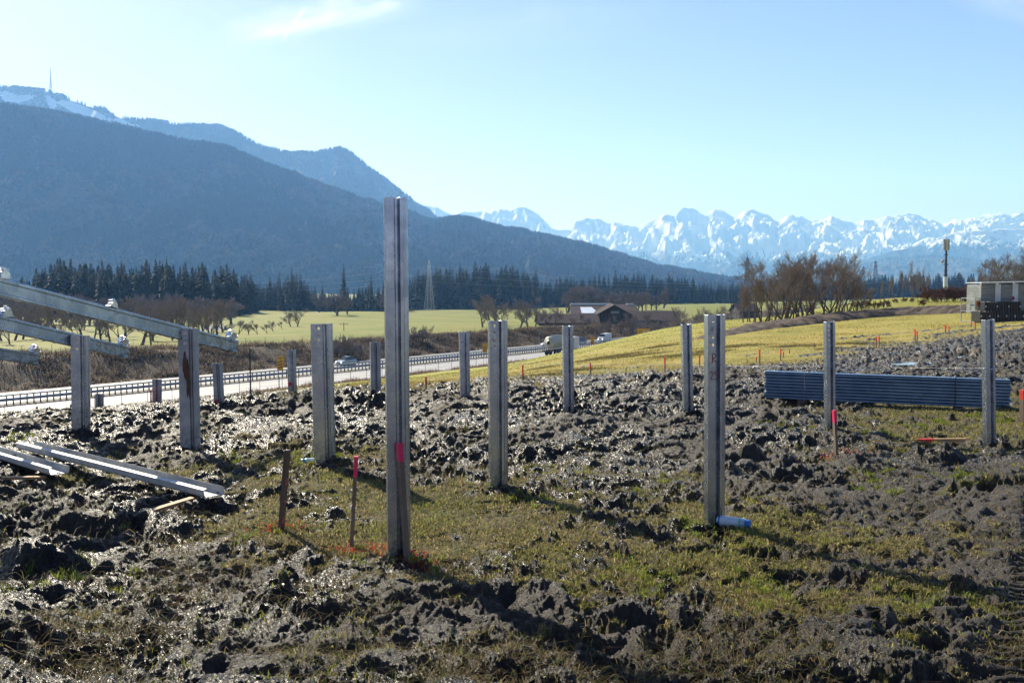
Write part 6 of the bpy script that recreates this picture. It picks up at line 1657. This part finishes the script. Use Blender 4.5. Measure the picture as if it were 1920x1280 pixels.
# dry verge and scrubby bank beyond the road
def road_scatter(n, s0, s1, q0, q1):
    s_ = rgb.uniform(s0, s1, n); qq = rgb.uniform(q0, q1, n); x = RO.x+RD.x*s_+RN.x*qq; y = RO.y+RD.y*s_+RN.y*qq; return x, y, qq
x, y, qq = road_scatter(42000, -40, 150, .6, 5.5); z = base_h(x, y); n = len(x); cl = fbm(x*.25, y*.25, 3, 501)
k_ = rgb.uniform(0, 1, n) < np.clip(.5+cl*1.8, .08, 1); x, y, z, cl = x[k_], y[k_], z[k_], cl[k_]; n = len(x)
blades('verge_grass', x, y, z, rgb.uniform(.25, .75, n)*(1+.7*np.clip(cl*2, -.3, 1)), rgb.uniform(.03, .07, n), mixc(n, [(.26, .19, .11), (.18, .12, .08), (.13, .09, .06)], [3, 4, 2]), M_blade, 'dry brown grass fringe along the near road edge', 'grass', .5, 8)
x, y, qq = road_scatter(120000, -45, 230, -41, -26.2); z = base_h(x, y); n = len(x); cl = fbm(x*.16, y*.16, 4, 511)+.4*fbm(x*.5, y*.5, 3, 515)
k_ = rgb.uniform(0, 1, n) < np.clip(.55+cl*1.6, .1, 1); x, y, z, cl = x[k_], y[k_], z[k_], cl[k_]; n = len(x)
tc_ = mixc(n, [(.10, .072, .05), (.15, .105, .07), (.055, .042, .032), (.07, .075, .035), (.20, .16, .11)], [4, 3, 4, 1.2, 1.2], .3)
blades('bank_scrub', x, y, z, rgb.uniform(.35, 1.0, n)*(1+1.0*np.clip(cl*1.6, -.4, 1.2)), rgb.uniform(.05, .12, n), tc_, M_blade, 'matted brown brambles covering the bank beyond the road', 'scrub', .8, 9)
x, y, qq = road_scatter(30000, -45, 300, -44, -39.5); z = base_h(x, y); n = len(x); cl = fbm(x*.12, y*.12, 3, 521)
k_ = rgb.uniform(0, 1, n) < np.clip(.3+cl*2.2, .02, 1); x, y, z = x[k_], y[k_], z[k_]; n = len(x)
blades('bank_top_weeds', x, y, z, rgb.uniform(.4, 1.5, n), rgb.uniform(.03, .07, n), mixc(n, [(.20, .14, .10), (.13, .09, .07)], [1, 1]), M_blade, 'ragged reddish weeds along the top of the bank', 'weeds', .4, 10)

# ------------------------------------------------------------ labels: say which of its kind, counted along its row
ORD = ['first', 'second', 'third', 'fourth', 'fifth', 'sixth', 'seventh', 'eighth', 'ninth', 'tenth', 'eleventh', 'twelfth', 'thirteenth', 'fourteenth', 'fifteenth', 'sixteenth', 'seventeenth', 'eighteenth', 'nineteenth', 'twentieth']
byl = {}
for o in scene.objects:
    if o.parent is None and 'category' in o and 'label' in o: byl.setdefault(o['label'], []).append(o)
for lab, os_ in byl.items():
    if 1 < len(os_) <= 40:
        os_.sort(key=lambda o: o.location.x/max(o.location.y, .1)); n = len(os_)
        for i, o in enumerate(os_):
            if i < (n+1)//2: w_ = (ORD[i] if i else 'leftmost'); tail = 'from the left' if i else 'of its group'
            else: j = n-1-i; w_ = (ORD[j] if j else 'rightmost'); tail = 'from the right' if j else 'of its group'
            words = lab.split()[:11]
            o['label'] = ' '.join(words)+', '+w_+' '+tail
